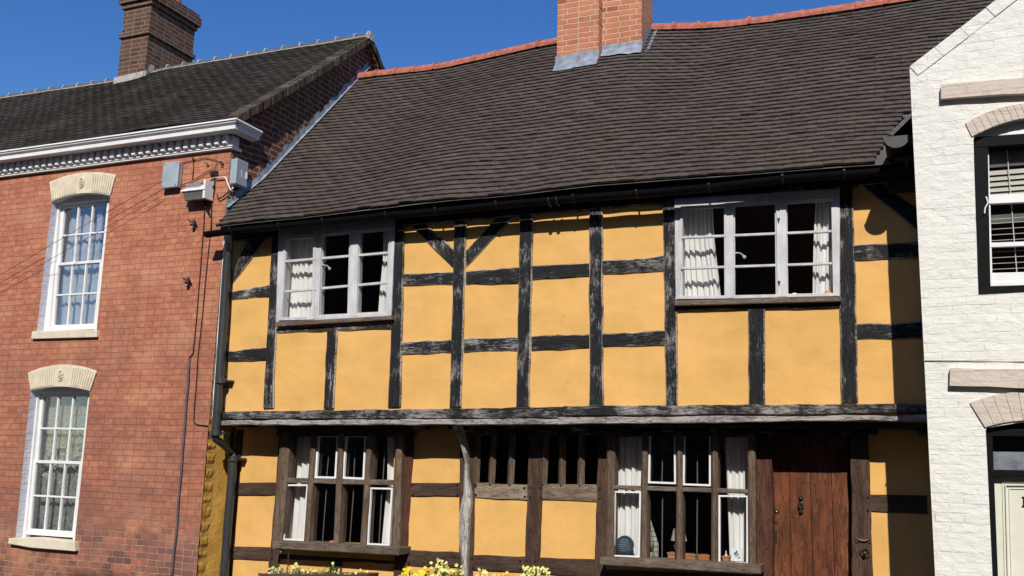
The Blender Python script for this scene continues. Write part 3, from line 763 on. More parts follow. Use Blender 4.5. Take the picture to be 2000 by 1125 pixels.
# lead flashing up the junction of the yellow roof and the red gable
m = MB(); z0 = W(430, 440, -.25).z; sly = tan(radians(46.3))
XL = lambda y: XR+.01+.125*min(1, max(0, y)/.4)
for i in range(26):
    y = -.02+i*.1
    za = z0+sly*(y+.25); h = .11+.05*((i*7) % 3)/2
    m.add([(XL(y)+.004*(i % 2), y, za-.05), (XL(y+.108)+.004*(i % 2), y+.108, za+.108*sly-.05), (XL(y+.108)+.004*(i % 2), y+.108, za+.108*sly+h-.02), (XL(y)+.004*(i % 2), y, za+h)], [[0, 1, 2, 3]])
    m.add([(XL(y), y, za+.035), (XL(y)+.045, y, za+.035), (XL(y+.1)+.045, y+.108, za+.108*sly+.035), (XL(y+.1), y+.108, za+.108*sly+.035)], [[0, 1, 2, 3]])
m.build('flashing', M_LEAD, RH)
m = MB(); m.beam([(455, 470), (452, 470), (425, 830), (428, 830)][::-1] if False else [(436, 470), (441, 470), (418, 815), (413, 815)], -.014, .02, False); m.build('painted_edge', M_WHITE, RH, label='pale painted edge of the brickwork beside the downpipe')

# ---- things fixed on the red wall
def wall_box(cpx, wpx, hpx, d, label, turn=0, Y=-.01, name='junction_box'):
    c = W(*cpx, Y-d); a = W(cpx[0]-wpx/2, cpx[1], Y-d); b = W(cpx[0]+wpx/2, cpx[1], Y-d); u = W(cpx[0], cpx[1]-hpx/2, Y-d); v = W(cpx[0], cpx[1]+hpx/2, Y-d)
    w_, h_ = (b-a).length/2, (u-v).length/2
    r = thing(name, (c.x, Y, c.z-h_), label, 'junction box', None)
    m = MB(); m.box((c.x-w_+.008, Y-d*.75, c.z-h_+.008), (c.x+w_-.008, Y, c.z+h_-.008)); bd = m.build('body', M_BOXG, r, bevel=.004)
    m = MB(); m.box((c.x-w_, Y-d, c.z-h_), (c.x+w_, Y-d*.75+.002, c.z+h_)); lid = m.build('lid', M_BOXG, r, bevel=.012)
    m = MB()
    for sx in (-1, 1):
        for sz in (-1, 1): m.lathe((c.x+sx*(w_-.022), Y-d, c.z+sz*(h_-.022)), [(.007, .0), (.007, -.004), (.001, -.005)], 8, 'Y')
    m.build('screw', M_METAL, lid)
    if turn: r.rotation_euler = (0, 0, turn)
    return r, c, w_, h_
b1, *_ = wall_box((332, 341), 31, 50, .075, 'grey square junction box left of the white floodlight on red brick wall')
bx0, bx1 = W(448.5, 333, -.06).x, W(461.5, 333, -.06).x; by1 = W(485, 333, X=bx1).y; bz0, bz1 = W(461, 358, -.06).z, W(461, 308, -.06).z
b2 = thing('junction_box', ((bx0+bx1)/2, -.06, bz0), 'grey junction box on the corner of the red brick house facing the tiled roof', 'junction box')
m = MB(); m.box((bx0+.0, -.052, bz0+.006), (bx1-.03, by1-.01, bz1-.006)); m.build('body', M_BOXG, b2, bevel=.006)
m = MB(); m.box((bx1-.034, -.06, bz0), (bx1, by1, bz1)); ld = m.build('lid', M_BOXG, b2, bevel=.010)
m = MB(); m.box((bx1-.002, .03, bz0+.12), (bx1+.002, .042, bz0+.19)); m.box((bx1-.002, .03, bz0+.11), (bx1+.002, .075, bz0+.122)); m.box((bx1-.002, by1-.04, bz0+.10), (bx1+.008, by1-.015, bz0+.18)); m.build('door_catch', M_WHITE, ld)
# floodlight
fl = thing('floodlight', (W(376, 375, -.1).x, -.01, W(376, 392, -.1).z), 'white rectangular bulkhead floodlight with dirty lens below the cable cluster', 'floodlight')
a = W(352, 373, -.17); b = W(399, 370, -.17); zt = W(376, 357, -.12).z; zm_ = W(376, 372, -.17).z; zb_ = W(376, 391, -.12).z
m = MB(); x0, x1 = a.x, b.x
vs = [(x0+.03, -.01, zt), (x1-.01, -.01, zt), (x1, -.17, zm_+.015), (x0, -.17, zm_+.015), (x0+.03, -.01, zm_-.04), (x1-.01, -.01, zm_-.04), (x1, -.17, zm_), (x0, -.17, zm_)]
m.add(vs, [[0, 3, 2, 1], [3, 7, 6, 2], [0, 4, 7, 3], [1, 2, 6, 5], [4, 5, 6, 7]]); m.build('housing', M_WHITE, fl, bevel=.004)
m = MB()
for k in range(5): m.box((x0+.05+k*.036, -.135, zt-.035), (x0+.062+k*.036, -.06, zt-.012))
m.build('cooling_fin', M_BOXG, fl)
m = MB(); vs = [(x0+.02, -.155, zm_-.003), (x1-.03, -.155, zm_-.003), (x1-.03, -.02, zm_-.02), (x0+.02, -.02, zm_-.02), (x0+.035, -.125, zb_), (x1-.045, -.125, zb_), (x1-.045, -.03, zb_+.005), (x0+.035, -.03, zb_+.005)]
m.add(vs, [[0, 4, 5, 1], [1, 5, 6, 2], [0, 3, 7, 4], [4, 7, 6, 5], [0, 1, 2, 3]]); m.build('lens', M_LENS, fl, bevel=.006)
m = MB(); m.box((x1-.03, -.16, zb_+.0), (x1+.0, -.012, zt+.01)); m.build('mounting_plate', M_WHITE, fl, bevel=.004)
# cable anchors
for (x, y), lb in (((378, 437), 'black cable anchor just above the gutter end on red brick'), ((367, 550), 'lower black cable anchor on red brick left of the downpipe')):
    c = W(x, y, -.03); t = thing('cable_anchor', (c.x, -.005, c.z-.06), lb, 'cable anchor')
    m = MB(); m.box((c.x-.02, -.045, c.z-.06), (c.x+.016, -.0, c.z+.0)); m.build('clamp_body', M_METAL, t, bevel=.006)
    m = MB(); m.tube([(c.x-.055, -.05, c.z+.045), (c.x-.03, -.04, c.z+.02), (c.x, -.02, c.z+.028), (c.x+.03, -.045, c.z+.025), (c.x+.055, -.06, c.z+.0)], .010, 6); m.tube([(c.x, -.03, c.z+.05), (c.x, -.03, c.z-.02)], .014, 6); m.build('hook', M_METAL, t)
    m = MB(); m.lathe((c.x-.002, -.046, c.z-.042), [(.008, 0), (.008, -.006), (.001, -.007)], 8, 'Y'); m.build('bolt', M_WHITE, t)
def cable(px, Y, r, mat, label, name='cable', n=6, cat='cable', bump=0):
    m = MB(); P = []
    for i, (a, b) in enumerate(zip(px, px[1:])):
        k = max(1, int(math.hypot(b[0]-a[0], b[1]-a[1])/18))
        for j in range(k):
            t = j/k; q = W(a[0]+(b[0]-a[0])*t, a[1]+(b[1]-a[1])*t, Y); P.append(q+Vector((noise.noise(q*3)*.008, 0, 0)))
    P.append(W(*px[-1], Y)); m.tube(P, r, n); return tag(m.build(name, mat, smooth=True), label, cat)
cable([(412, 362), (408, 380), (400, 402), (398, 440), (392, 520), (386, 600), (377, 690), (369, 700), (368, 720)], -.012, .006, M_CABLE, 'thin black cable running down the brick from the floodlight')
cable([(424, 340), (420, 345), (419, 372), (414, 395), (412, 450)], -.014, .007, M_CABLE, 'short black cable behind the gutter end')
cable([(410, 462), (404, 520), (396, 610), (386, 700), (379, 800), (378, 824), (384, 829), (407, 832)], -.012, .005, M_CABLE, 'thin cable that bends towards the downpipe at jetty height')
cable([(369, 700), (366, 757), (358, 860), (350, 960), (343, 1050), (334, 1135)], -.020, .013, M_CONDUIT, 'purple grey conduit running down the lower brick wall', 'conduit', 10)
cable([(420, 346), (404, 353), (380, 358)], -.02, .007, M_MORTAR, 'pale cable from the terminal block to the floodlight')
cable([(421, 347), (440, 346), (446, 362), (450, 372), (456, 366)], -.03, .008, M_WHITE, 'white cable looping below the corner junction box')
cable([(424, 318), (421, 326), (370, 356), (352, 362)], -.02, .005, M_WIRE, 'brown wire slanting down behind the floodlight')
cable([(419, 362), (408, 374), (401, 388), (399, 400), (409, 418)], -.035, .009, M_CABLE, 'black looped cable right of the floodlight')
cable([(446, 374), (436, 384), (427, 388), (424, 380)], -.03, .008, M_CABLE, 'curled cable end above the lead flashing')
cable([(377, 310), (378, 330), (376, 350)], -.012, .005, M_CABLE, 'vertical wire between the junction box and the floodlight')
cable([(355, 318), (400, 308), (436, 317)], -.014, .004, M_CABLE, 'thin wire strung under the cornice')
cable([(-60, 575), (0, 537), (90, 484), (230, 402), (318, 353), (345, 340)], -.08, .0032, M_WIRE, 'upper of two wires slanting across the upper sash window')
cable([(-60, 592), (0, 560), (80, 517), (215, 440), (318, 381)], -.06, .0028, M_WIRE, 'lower of two wires slanting across the upper sash window')
c = W(417, 339, -.03); m = MB(); m.box((c.x-.045, -.04, c.z-.03), (c.x-.006, 0, c.z+.03)); m.box((c.x+.012, -.04, c.z-.03), (c.x+.05, 0, c.z+.032)); tag(m.build('terminal_block', M_METAL, bevel=.005), 'small dark twin terminal block among cables under the cornice', 'terminal block')
for x, y, lb in ((433, 319, 'round eye bolt nearest the corner junction box'), (404, 321, 'short dark hook left of the eye bolt'), (377, 311, 'small dark hook above the floodlight')):
    c = W(x, y, -.03); m = MB(); pts = [c+Vector((.018*cos(t), 0, .018*sin(t))) for t in [k*.7 for k in range(9 if x == 433 else 5)]]; m.tube(pts, .006, 6); m.tube([c, (c.x, 0, c.z)], .005, 6)
    tag(m.build('wall_hook', M_METAL), lb, 'wall hook')
# ================================================================== TIMBER FRAMED HOUSE
TH = thing('timber_framed_house', (-3.6, 0, 0.13), 'jettied black timber framed house with mustard yellow plaster panels and sagging tiled roof', 'house')
def post(q, Y=-.022, d=.10, mat=None, name='timber_post', **k):
    m = MB(); m.edge = mat is None; m.beam(q, Y, d, False, **k); return m.build(name, mat or [M_BLKZ, M_EDGE], TH)
def rail(q, Y=-.019, d=.09, mat=None, name='timber_rail', **k):
    m = MB(); m.edge = mat is None; m.beam(q, Y, d, True, **k); return m.build(name, mat or [M_BLKX, M_EDGE], TH)
# upper plaster wall with two window openings
H1 = [(548, 452), (768, 432), (760, 628), (543, 636)]; H2 = [(1322, 392), (1634, 374), (1636, 592), (1322, 600)]
m = MB(); wall_cells(m, -7.15, .02, 2.43, 4.62, 0, [wpoly(H1, 0), wpoly(H2, 0)], step=.045, amp=.012)
m.build('plaster_wall', M_YEL, TH, smooth=True)
for q in ([(440, 460), (453, 460), (437, 800), (422, 800)], [(530, 450), (546, 450), (533, 796), (513, 797)], [(771, 425), (789, 425), (782, 795), (757, 795)],
          [(887, 415), (911, 415), (900, 794), (877, 795)], [(1015, 405), (1041, 402), (1033, 794), (1007, 795)], [(1150.5, 392), (1176, 390), (1178, 792), (1150, 793)],
          [(1293, 378), (1319, 376), (1324, 790), (1300, 791)], [(1637, 352), (1666, 350), (1676, 785), (1642, 787)],
          [(637.5, 645), (658, 644), (651, 797), (631, 797)], [(1461, 604), (1494, 603), (1494, 789), (1462, 789)]): post(q)
rn = random.Random(2)
for q in ([(451, 569), (527, 556), (527, 580), (451, 586)], [(443, 685), (522, 679), (522, 704), (443, 706)], [(541, 641), (762, 630), (762, 641), (540, 651)],
          [(786, 534), (886, 531), (886, 556), (786, 557)], [(783, 667), (882, 663), (882, 690), (783, 692)], [(910, 529), (1015, 520), (1015, 553), (910, 556)],
          [(906, 661), (1011, 657), (1010, 686), (906, 689)], [(1040, 519), (1150, 513), (1150, 539), (1040, 546)], [(1038, 655), (1150, 652), (1150, 680), (1038, 684)],
          [(1176, 508), (1296, 499), (1296, 530), (1176, 535)], [(1176, 651), (1300, 646), (1300, 675), (1176, 678)], [(1668, 478), (1793, 471), (1793, 504), (1668, 508)],
          [(1674, 634), (1800, 628), (1800, 662), (1674, 664)], [(1322, 598), (1638, 583), (1638, 601), (1322, 607)]): rail(q, -.019+rn.uniform(-.003, .003), wob=.006)
for q in ([(490, 455), (530, 452), (453, 556), (453, 528)], [(786, 424), (818, 424), (888, 489), (885, 525)], [(980, 412), (1013, 412), (911, 522), (911, 488)], [(1667, 350), (1712, 352), (1793, 407), (1793, 450)]):
    tl, tr, br, bl = q
    m = MB(); m.edge = True; m.beam(q, -.016, .08, False); m.build('timber_brace', [M_BLKZ, M_EDGE], TH)
rail([(438, 452), (1800, 326), (1800, 352), (440, 472)], -.028, .12, name='wall_plate', wob=.003)
# bressummer along the jetty: beam and a paler moulded lip under it
q = [(428, 804), (760, 796), (1101, 795), (1400, 790), (1800, 789)]
def strip(top, bot, Y, d, mat, name):
    m = MB()
    for i in range(len(top)-1):
        m.beam([top[i], top[i+1], bot[i+1], bot[i]], Y, d, True, wob=.005)
    return m.build(name, mat, TH)
br = strip([(430, 804), (1102, 795)], [(428, 819), (1102, 816)], -.06, .14, M_BRESS, 'bressummer')
br2 = strip([(1101, 793), (1812, 788)], [(1101, 812), (1812, 807)], -.062, .14, M_BRESS, 'bressummer')
strip([(432, 821), (1090, 818)], [(430, 830), (1090, 829)], -.075, .13, M_LIP, 'bressummer_moulding')
strip([(1090, 815), (1812, 811)], [(1090, 829), (1812, 820)], -.078, .13, M_LIP, 'bressummer_moulding')
zj = W(1100, 826, -.06).z
m = MB(); m.box((-7.15, .01, zj-.02), (.05, .36, zj+.13)); m.build('jetty_soffit', M_BLACKM, TH)
for i in range(17):
    x = -6.95+i*.43; m = MB(); m.box((x, .09, zj-.06), (x+.11, .33, zj-.018)); m.build('joist_end', M_BLKX, TH, bevel=.008)
# ---- lower wall
YW = YL
HW3 = [(560, 850), (770, 850), (766, 1062), (545, 1056)]; HW4 = [(1196, 850), (1468, 850), (1468, 1103), (1192, 1092)]
HG = [(926, 845), (1180, 845), (1172, 950), (922, 945)]; HD = [(1500, 845), (1682, 845), (1688, 1700), (1500, 1700)]
m = MB(); wall_cells(m, -7.15, .02, .10, 2.40, YW, [wpoly(h, YW) for h in (HW3, HW4, HG, HD)], step=.045, amp=.006)
m.build('plaster_wall', M_YEL, TH, smooth=True)
yo = YW-.02
def lp(q, mat=M_OAKZ, **k): return post(q, yo, .12, mat, **k)
def lr(q, mat=M_OAKX, **k): return rail(q, yo+.004, .1, mat, **k)
lp([(455, 840), (473, 840), (449, 1150), (430, 1150)], M_BLKZ)
lp([(545, 845), (570, 845), (542, 1068), (528, 1068)])
lp([(526, 1072), (546, 1072), (541, 1150), (520, 1150)]); lp([(644, 1094), (667, 1095), (665, 1150), (641, 1150)])
lp([(786, 845), (808, 845), (790, 1150), (766, 1150)], M_OAKRED)
lp([(898, 845), (930, 845), (922, 1150), (896, 1150)])
lp([(1033, 845), (1063, 845), (1052, 1150), (1023, 1150)])
lp([(1168, 845), (1190, 845), (1180, 1150), (1160, 1150)])
lp([(1476, 845), (1507, 845), (1509, 1150), (1479, 1150)], M_OAKRED); lp([(1661, 845), (1696, 845), (1706, 1150), (1664, 1150)])
lr([(464, 943), (547, 942), (545, 967), (462, 968)]); lr([(454, 1067), (532, 1069), (530, 1096), (452, 1092)])
lr([(540, 1082), (770, 1096), (770, 1101), (540, 1092)])
lr([(803, 943), (900, 943), (899, 970), (801, 969)], M_OAKX); lr([(796, 1074), (898, 1079), (897, 1110), (794, 1105)])
lr([(925, 944), (1033, 947), (1032, 977), (924, 973)], M_OAKG); lr([(1060, 946), (1168, 946), (1168, 981), (1059, 976)], M_OAKG)
lr([(918, 1084), (1027, 1087), (1025, 1119), (916, 1114)]); lr([(1052, 1090), (1166, 1093), (1165, 1127), (1050, 1121)])
lr([(1698, 966), (1810, 968), (1812, 1004), (1700, 999)])
lr([(1180, 1112), (1480, 1124), (1480, 1150), (1180, 1150)], M_OAKX)
# header timbers below the jetty (in the shade)
for q in ([(540, 838), (812, 838), (812, 851), (540, 851)], [(925, 838), (1180, 838), (1180, 850), (925, 850)], [(1180, 838), (1700, 838), (1700, 849), (1180, 849)]):
    rail(q, yo-.004, .1, M_BLKX, 'head_rail')
# crooked bleached post with the jetty bracket
PL = [(883, 834), (889, 842), (897, 862), (903, 885), (908, 900), (906, 930), (905, 965), (900, 985), (897, 1010), (896, 1040), (897, 1065), (901, 1090), (902, 1150)]
PR = [(899, 830), (903, 842), (908, 862), (914, 884), (915, 905), (917, 930), (922, 962), (923, 985), (920, 1010), (918, 1035), (917, 1060), (915, 1090), (914, 1150)]
m = MB(); vs = []; yf = [-.02+.23*min(1, i/4) for i in range(13)]
n = len(PL)
P0 = []
for i in range(n):
    yy = YW-.07-(.20*(1-i/4) if i < 4 else 0)
    a = W(*PL[i], yy); b = W(PR[i][0]-3.5, PR[i][1], yy); mid = a.lerp(b, .45)+Vector((0, -.022, 0))
    vs += [a+Vector((0, .10, 0)), a, mid, b, b+Vector((0, .10, 0))]
m.add(vs, [[i*5+k, (i+1)*5+k, (i+1)*5+k+1, i*5+k+1] for i in range(n-1) for k in range(4)]+[[0, 1, 2, 3, 4]])
o = m.build('crooked_post', M_PALE, TH, label='bleached pale crooked post curving into the jetty bracket')
# diamond mullions of the old unglazed light
for (x0, y0, x1, y1) in ((934, 845, 929, 943), (965, 845, 959, 944), (1001.5, 845, 996.5, 945), (1066, 845, 1061, 944), (1099, 845, 1097, 946), (1136, 845, 1134, 946)):
    a = W(x0, y0, YW+.0); b = W(x1, y1+2, YW+.0); r = .037; m = MB(); vs = []
    for c in (a, b): vs += [c+Vector((-r, .005, 0)), c+Vector((0, -r, 0)), c+Vector((r, .005, 0)), c+Vector((0, r, 0))]
    m.add(vs, [[0, 4, 5, 1], [1, 5, 6, 2], [2, 6, 7, 3], [3, 7, 4, 0], [0, 1, 2, 3]]); m.build('diamond_mullion', M_OAKFR, TH)
# pegs
for x, y in ((456, 1077), (805, 947), (806, 966), (893, 947), (893, 966), (910, 945), (912, 968), (929, 949), (929, 966), (1024, 953), (1025, 970), (1036, 952), (1036, 971), (1055, 953), (1057, 971), (1171, 955), (1171, 974),
             (798, 1080), (799, 1100), (788, 1082), (790, 1100), (887, 1086), (922, 1091), (924, 1108), (1016, 1095), (1016, 1112), (1029, 1095), (1046, 1096), (531, 1074), (531, 1090), (1695, 971), (1695, 996), (647, 1096), (666, 1097)):
    c = W(x, y, yo-.002); m = MB(); m.lathe(c, [(.011, .006), (.011, -.004), (.008, -.007), (.001, -.007)], 8, 'Y'); m.build('peg', M_METAL, TH)

# ---- roof
EY = [(430, 440), (600, 422), (760, 405), (860, 391), (1016, 378), (1180, 359), (1280, 352), (1400, 344), (1560, 331), (1735, 319), (1960, 303)]
RY = [(706, 151), (798, 142), (860, 134), (898, 127), (967, 111), (1038, 94), (1084, 85), (1180, 66), (1267, 58), (1400, 55), (1500, 43), (1600, 28), (1700, 12), (1790, -1), (1960, -26)]
yE, yR = -.25, 2.38
roofY, SY = tile_roof('roof', EY, yE, RY, yR, -7.16, 1.7, M_TILE, TH, gauge=.090, tw=.165, wav=.035, seed=2,
                      skip=lambda x, v: v < .26 and x > -.30+max(0, v-.02)/.95, xmax=lambda v: 1.7 if v >= .26 else -.29+max(0, v-.02)/.95)
# chimney of the timber framed house
c1 = roof_hit(SY, (1170, 122.6), yE, yR); c1l = W(1087, 135, c1.y)
c2_ = roof_hit(SY, (1253, 101), yE, yR); xr = c2_.x
cyb = W(1272, 52, X=xr); yb = max(c2_.y+.5, min(cyb.y, yR+.5))
m = MB(); m.box((c1l.x, c1.y, c1.z-.5), (c1.x-.01, yb, 10.2)); ch2 = m.build('chimney', M_CH2, TH, label='orange brick double chimney stack with lead apron')
m = MB(); m.box((c1.x-.01, c2_.y, c1.z-.5), (xr, yb, 10.2)); m.build('chimney_flank', M_CH2, ch2)
m = MB(); m.box((c1l.x-.07, c1.y-.07, 10.2), (xr+.07, yb+.07, 10.4)); m.build('chimney_cap', M_CH2, ch2, bevel=.006)
for k in range(3):
    m = MB(); m.lathe((c1l.x+.2+k*.32, (c1.y+yb)/2, 10.4), [(.12, 0), (.10, .1), (.09, .38), (.115, .4), (.11, .45), (.08, .45), (.08, .2)], 16); m.build('chimney_pot', M_RIDGE, ch2, smooth=40)
def apron(x0, x1, y, hh, lap, mat=M_LEAD):
    m = MB(); nn = 14; vs = []
    for i in range(nn+1):
        x = x0+(x1-x0)*i/nn; v = (y-yE)/(yR-yE); s0 = SY(x, v); v2 = (y-lap*.7-.02*noise.noise(Vector((x*9, 0, 1)))-yE)/(yR-yE); s2 = SY(x, v2)
        w_ = .008*noise.noise(Vector((x*14, 3, 1)))
        vs += [s2+Vector((0, -.005, .045+w_)), Vector((x, y-.03, s0.z+.05+w_)), Vector((x, y-.014, s0.z+.08)), Vector((x, y-.014, s0.z+hh+w_))]
    m.add(vs, [[i*4+k, (i+1)*4+k, (i+1)*4+k+1, i*4+k+1] for i in range(nn) for k in range(3)]); return m.build('flashing', mat, ch2)
apron(c1l.x-.015, c1.x, c1.y, .17, .13); apron(c1.x, xr+.015, c2_.y, .13, .12)
m = MB(); yy = c2_.y-.02; i = 0
while yy < yR:
    s = SY(xr, (yy-yE)/(yR-yE)); e = SY(xr, (yy+.11-yE)/(yR-yE))
    m.add([(xr+.012, yy, s.z), (xr+.012, yy+.115, e.z), (xr+.012, yy+.115, e.z+.10), (xr+.012, yy, s.z+.17), (xr+.10, yy, s.z+.035), (xr+.10, yy+.115, e.z+.035)], [[0, 1, 2, 3], [0, 4, 5, 1]]); yy += .105
m.build('side_flashing', M_LEAD, ch2)
ridge_tiles(SY, -7.08, 1.7, .10, .30, M_RIDGE, roofY, gaps=[(c1l.x-.02, xr+.02)])
# ---- fascia, gutter, brackets
GP = [(403, 458), (440, 453), (635, 434), (758, 421), (855, 413), (973, 401), (1123, 388), (1246, 379), (1387, 367), (1530, 350), (1740, 335), (1800, 330)]
YG = -.24
m = MB(); vs = []; nn = 8; r = .058
pts = []
for a, b in zip(GP, GP[1:]):
    k = max(1, int((b[0]-a[0])/25))
    for j in range(k): pts.append(W(a[0]+(b[0]-a[0])*j/k, a[1]+(b[1]-a[1])*j/k, YG))
pts.append(W(*GP[-1], YG))
for p in pts:
    for k in range(nn+1):
        t = pi*k/nn; vs.append(p+Vector((0, -cos(t)*r, -sin(t)*r+.02)))
    vs.append(p+Vector((0, r-.004, .02)))
    for k in range(nn, -1, -1):
        t = pi*k/nn; vs.append(p+Vector((0, -cos(t)*(r-.004), -sin(t)*(r-.004)+.02)))
q = 2*nn+3
m.add(vs, [[i*q+(k+1) % q, (i+1)*q+(k+1) % q, (i+1)*q+k, i*q+k] for i in range(len(pts)-1) for k in range(q)]+[list(range(nn+1))])
gut = m.build('gutter', M_BLACK, TH, smooth=50)
for x, y in ((455, 451), (550, 443), (635, 434), (758, 421), (855, 413), (973, 401), (1123, 388), (1246, 379), (1387, 367), (1530, 350), (1650, 341)):
    c = W(x, y, YG); m = MB()
    m.tube([c+Vector((0, -cos(t)*(r+.004), -sin(t)*(r+.004)+.02)) for t in [pi*k/8 for k in range(9)]], .005, 5)
    m.box((c.x-.005, YG+.05, c.z+.0), (c.x+.005, -.165, c.z+.05)); m.box((c.x-.010, YG-.070, c.z+.012), (c.x+.010, YG-.056, c.z+.028))
    m.build('gutter_bracket', M_METAL, gut)
c = W(1085, 392, YG); m = MB()
for dx in (-.05, .03): m.tube([c+Vector((dx, -cos(t)*(r+.008), -sin(t)*(r+.008)+.02)) for t in [pi*k/8 for k in range(9)]], .012, 6)
m.build('gutter_joint', M_BLACKM, gut)
m = MB(); E2 = [(x, y+9) for x, y in EY[:10]]+[(1800, 325)]
for a, b in zip(E2, E2[1:]):
    p, s = W(*a, -.17), W(*b, -.17)
    m.prism([p+Vector((0, 0, -.05)), s+Vector((0, 0, -.05)), s+Vector((0, 0, .06)), p+Vector((0, 0, .06))], (0, .02, 0))
m.build('fascia', M_BLACKM, TH)
m = MB(); p, s = W(440, 455, -.15), W(1800, 325, -.15)
m.add([(p.x, -.15, p.z+.0), (s.x, -.15, s.z+.02), (s.x, .02, s.z+.07), (p.x, .02, p.z+.06)], [[0, 3, 2, 1]]); m.build('eaves_soffit', M_BLACKM, TH)
# rainwater pipe: swan neck, offset at the jetty and the lower length
pipe = [W(446, 459, -.24), W(447, 472, -.21), W(446, 488, -.13), W(443, 520, -.11), W(434, 660, -.11), W(426, 780, -.11), W(422, 842, -.11), W(420, 853, -.11)]
dp = MB(); dp.tube(pipe, .047, 14); dpo = dp.build('downpipe', M_PIPE, TH, smooth=40)
m = MB(); m.tube([W(420, 851, -.11), W(421, 857, -.10), W(436, 868, .0), W(452, 884, .19), W(455, 892, .20)], .040, 12); m.build('pipe_offset', M_PIPE, dpo, smooth=40)
m = MB(); m.tube([W(455, 890, .20), W(453, 930, .20), W(446, 1010, .20), W(437, 1130, .20), Vector((W(437, 1130, .2).x-.01, .2, .15))], .047, 14); m.build('lower_pipe', M_PIPE, dpo, smooth=40)
for x, y, Y in ((431, 744, -.11), (422, 846, -.11), (455, 896, .20)):
    m = MB(); a = W(x, y-5, Y); b = W(x, y+5, Y); m.tube([a, b], .060, 14); m.box((a.x-.02, Y+.03, b.z+.02), (a.x+.1, Y+.11, b.z+.04)); m.build('pipe_collar', M_PIPE, dpo, smooth=40)
# end of the neighbour's side gutter above the right end of the eaves
sg = thing('side_gutter', (-.11, -.66, 4.75), 'black half round gutter end with grey stop end by the white gable wall', 'gutter')
ce = W(1751, 266, -.66); vs = []; rr = .092
m = MB()
for y in (-.66, .6):
    for k in range(11):
        t = pi*k/10; vs.append((ce.x-cos(t)*rr, y, ce.z-sin(t)*rr))
m.add(vs, [[k, k+1, 12+k, 11+k] for k in range(10)]); m.build('gutter_run', M_BLACK, sg, smooth=40)
m = MB(); m.prism([Vector((ce.x-cos(pi*k/10)*(rr+.006), -.667, ce.z-sin(pi*k/10)*(rr+.006))) for k in range(11)], (0, .012, 0)); m.build('stop_end', M_PIPE, sg)
m = MB(); z1 = ce.z-rr; m.prism([(ce.x-.03, -.45, z1-.02), (-.002, -.45, z1-.02), (-.002, -.45, z1+.16), (ce.x-.01, -.45, z1+.08)], (0, .6, 0)); m.box((ce.x-.10, -.16, z1-.22), (.0, -.10, z1+.05)); m.build('gutter_board', M_BLACKM, sg)
m = MB(); m.tube([(ce.x+.09, -.46, z1-.03), (ce.x+.065, -.47, z1-.035), (ce.x+.06, -.47, z1-.11)], .008, 6); m.build('pipe_hook', M_PIPE, sg)
m = MB(); p = W(1738, 266, -.10); q = W(1779, 226, .35); m.tube([p, q], .022, 6); m.build('verge_strip', M_RIDGEG, sg)
room(-7.05, -.05, .12, 2.9, 2.45, 4.8, TH); room(-7.05, -.05, YW+.16, 3.2, .3, 2.33, TH)

# ---- upper casement windows
def frame_bar(m, a, b, wpx, Y, d, horiz):
    """bar from pixel a to pixel b, width in pixels, squared ends"""
    h = wpx/2
    if horiz: m.poly([(a[0], a[1]-h), (b[0], b[1]-h), (b[0], b[1]+h), (a[0], a[1]+h)], Y, d)
    else: m.poly([(a[0]-h, a[1]), (a[0]+h, a[1]), (b[0]+h, b[1]), (b[0]-h, b[1])], Y, d)
def upper_window(label, jl, jr, mul, head, bot, sill, r1, r2, opened, lights, curt, wide):
    m = MB()
    def P(m, q, Y, d): m.poly(q, Y, d)
    root = None
    P(m, jl, -.035, .10); P(m, jr, -.035, .10)
    P(m, head, -.034, .10)
    P(m, bot, -.034, .10)
    root = m.build('window', M_GREYW, TH, label=label, bevel=.003)
    for q in mul:
        mm = MB(); mm.poly(q, -.038, .10); mm.build('mullion', M_GREYW, root, bevel=.004)
    for i, (TL, TR, BR, BL) in enumerate(lights):
        yy = -.048 if i in opened else -.018; t = 5.2 if i in opened else 4
        mm = MB()
        mm.poly([TL, (TL[0]+t, TL[1]), (BL[0]+t, BL[1]), BL], yy, .04); mm.poly([(TR[0]-t, TR[1]), TR, BR, (BR[0]-t, BR[1])], yy, .04)
        mm.poly([(TL[0], TL[1]-1), (TR[0], TR[1]-1), (TR[0], TR[1]+t), (TL[0], TL[1]+t)], yy-.0015, .04)
        mm.poly([(BL[0], BL[1]-t-1), (BR[0], BR[1]-t-1), BR, BL], yy-.0015, .042)
        for f in (r1, r2):
            ya = interp(f, TL[0]); yb_ = interp(f, TR[0]); mm.poly([(TL[0]+1, ya-2.3), (TR[0]-1, yb_-2.3), (TR[0]-1, yb_+2.3), (TL[0]+1, ya+2.3)], yy-.004, .035)
        c = mm.build('casement', M_GREYW, root, bevel=.0025)
        g = MB(); g.poly([TL, TR, BR, BL], yy+.02, .003); g.build('glass', M_GLASS, c)
    s = MB(); s.poly(sill, -.075, .12); s.build('sill', M_OAKFX, root, bevel=.006)
    for i, (a, b, Y) in enumerate(curt): curtain('curtain', a, b, Y, M_CURT, root, 8 if i == 0 else 5, .018, i+5)
    return root
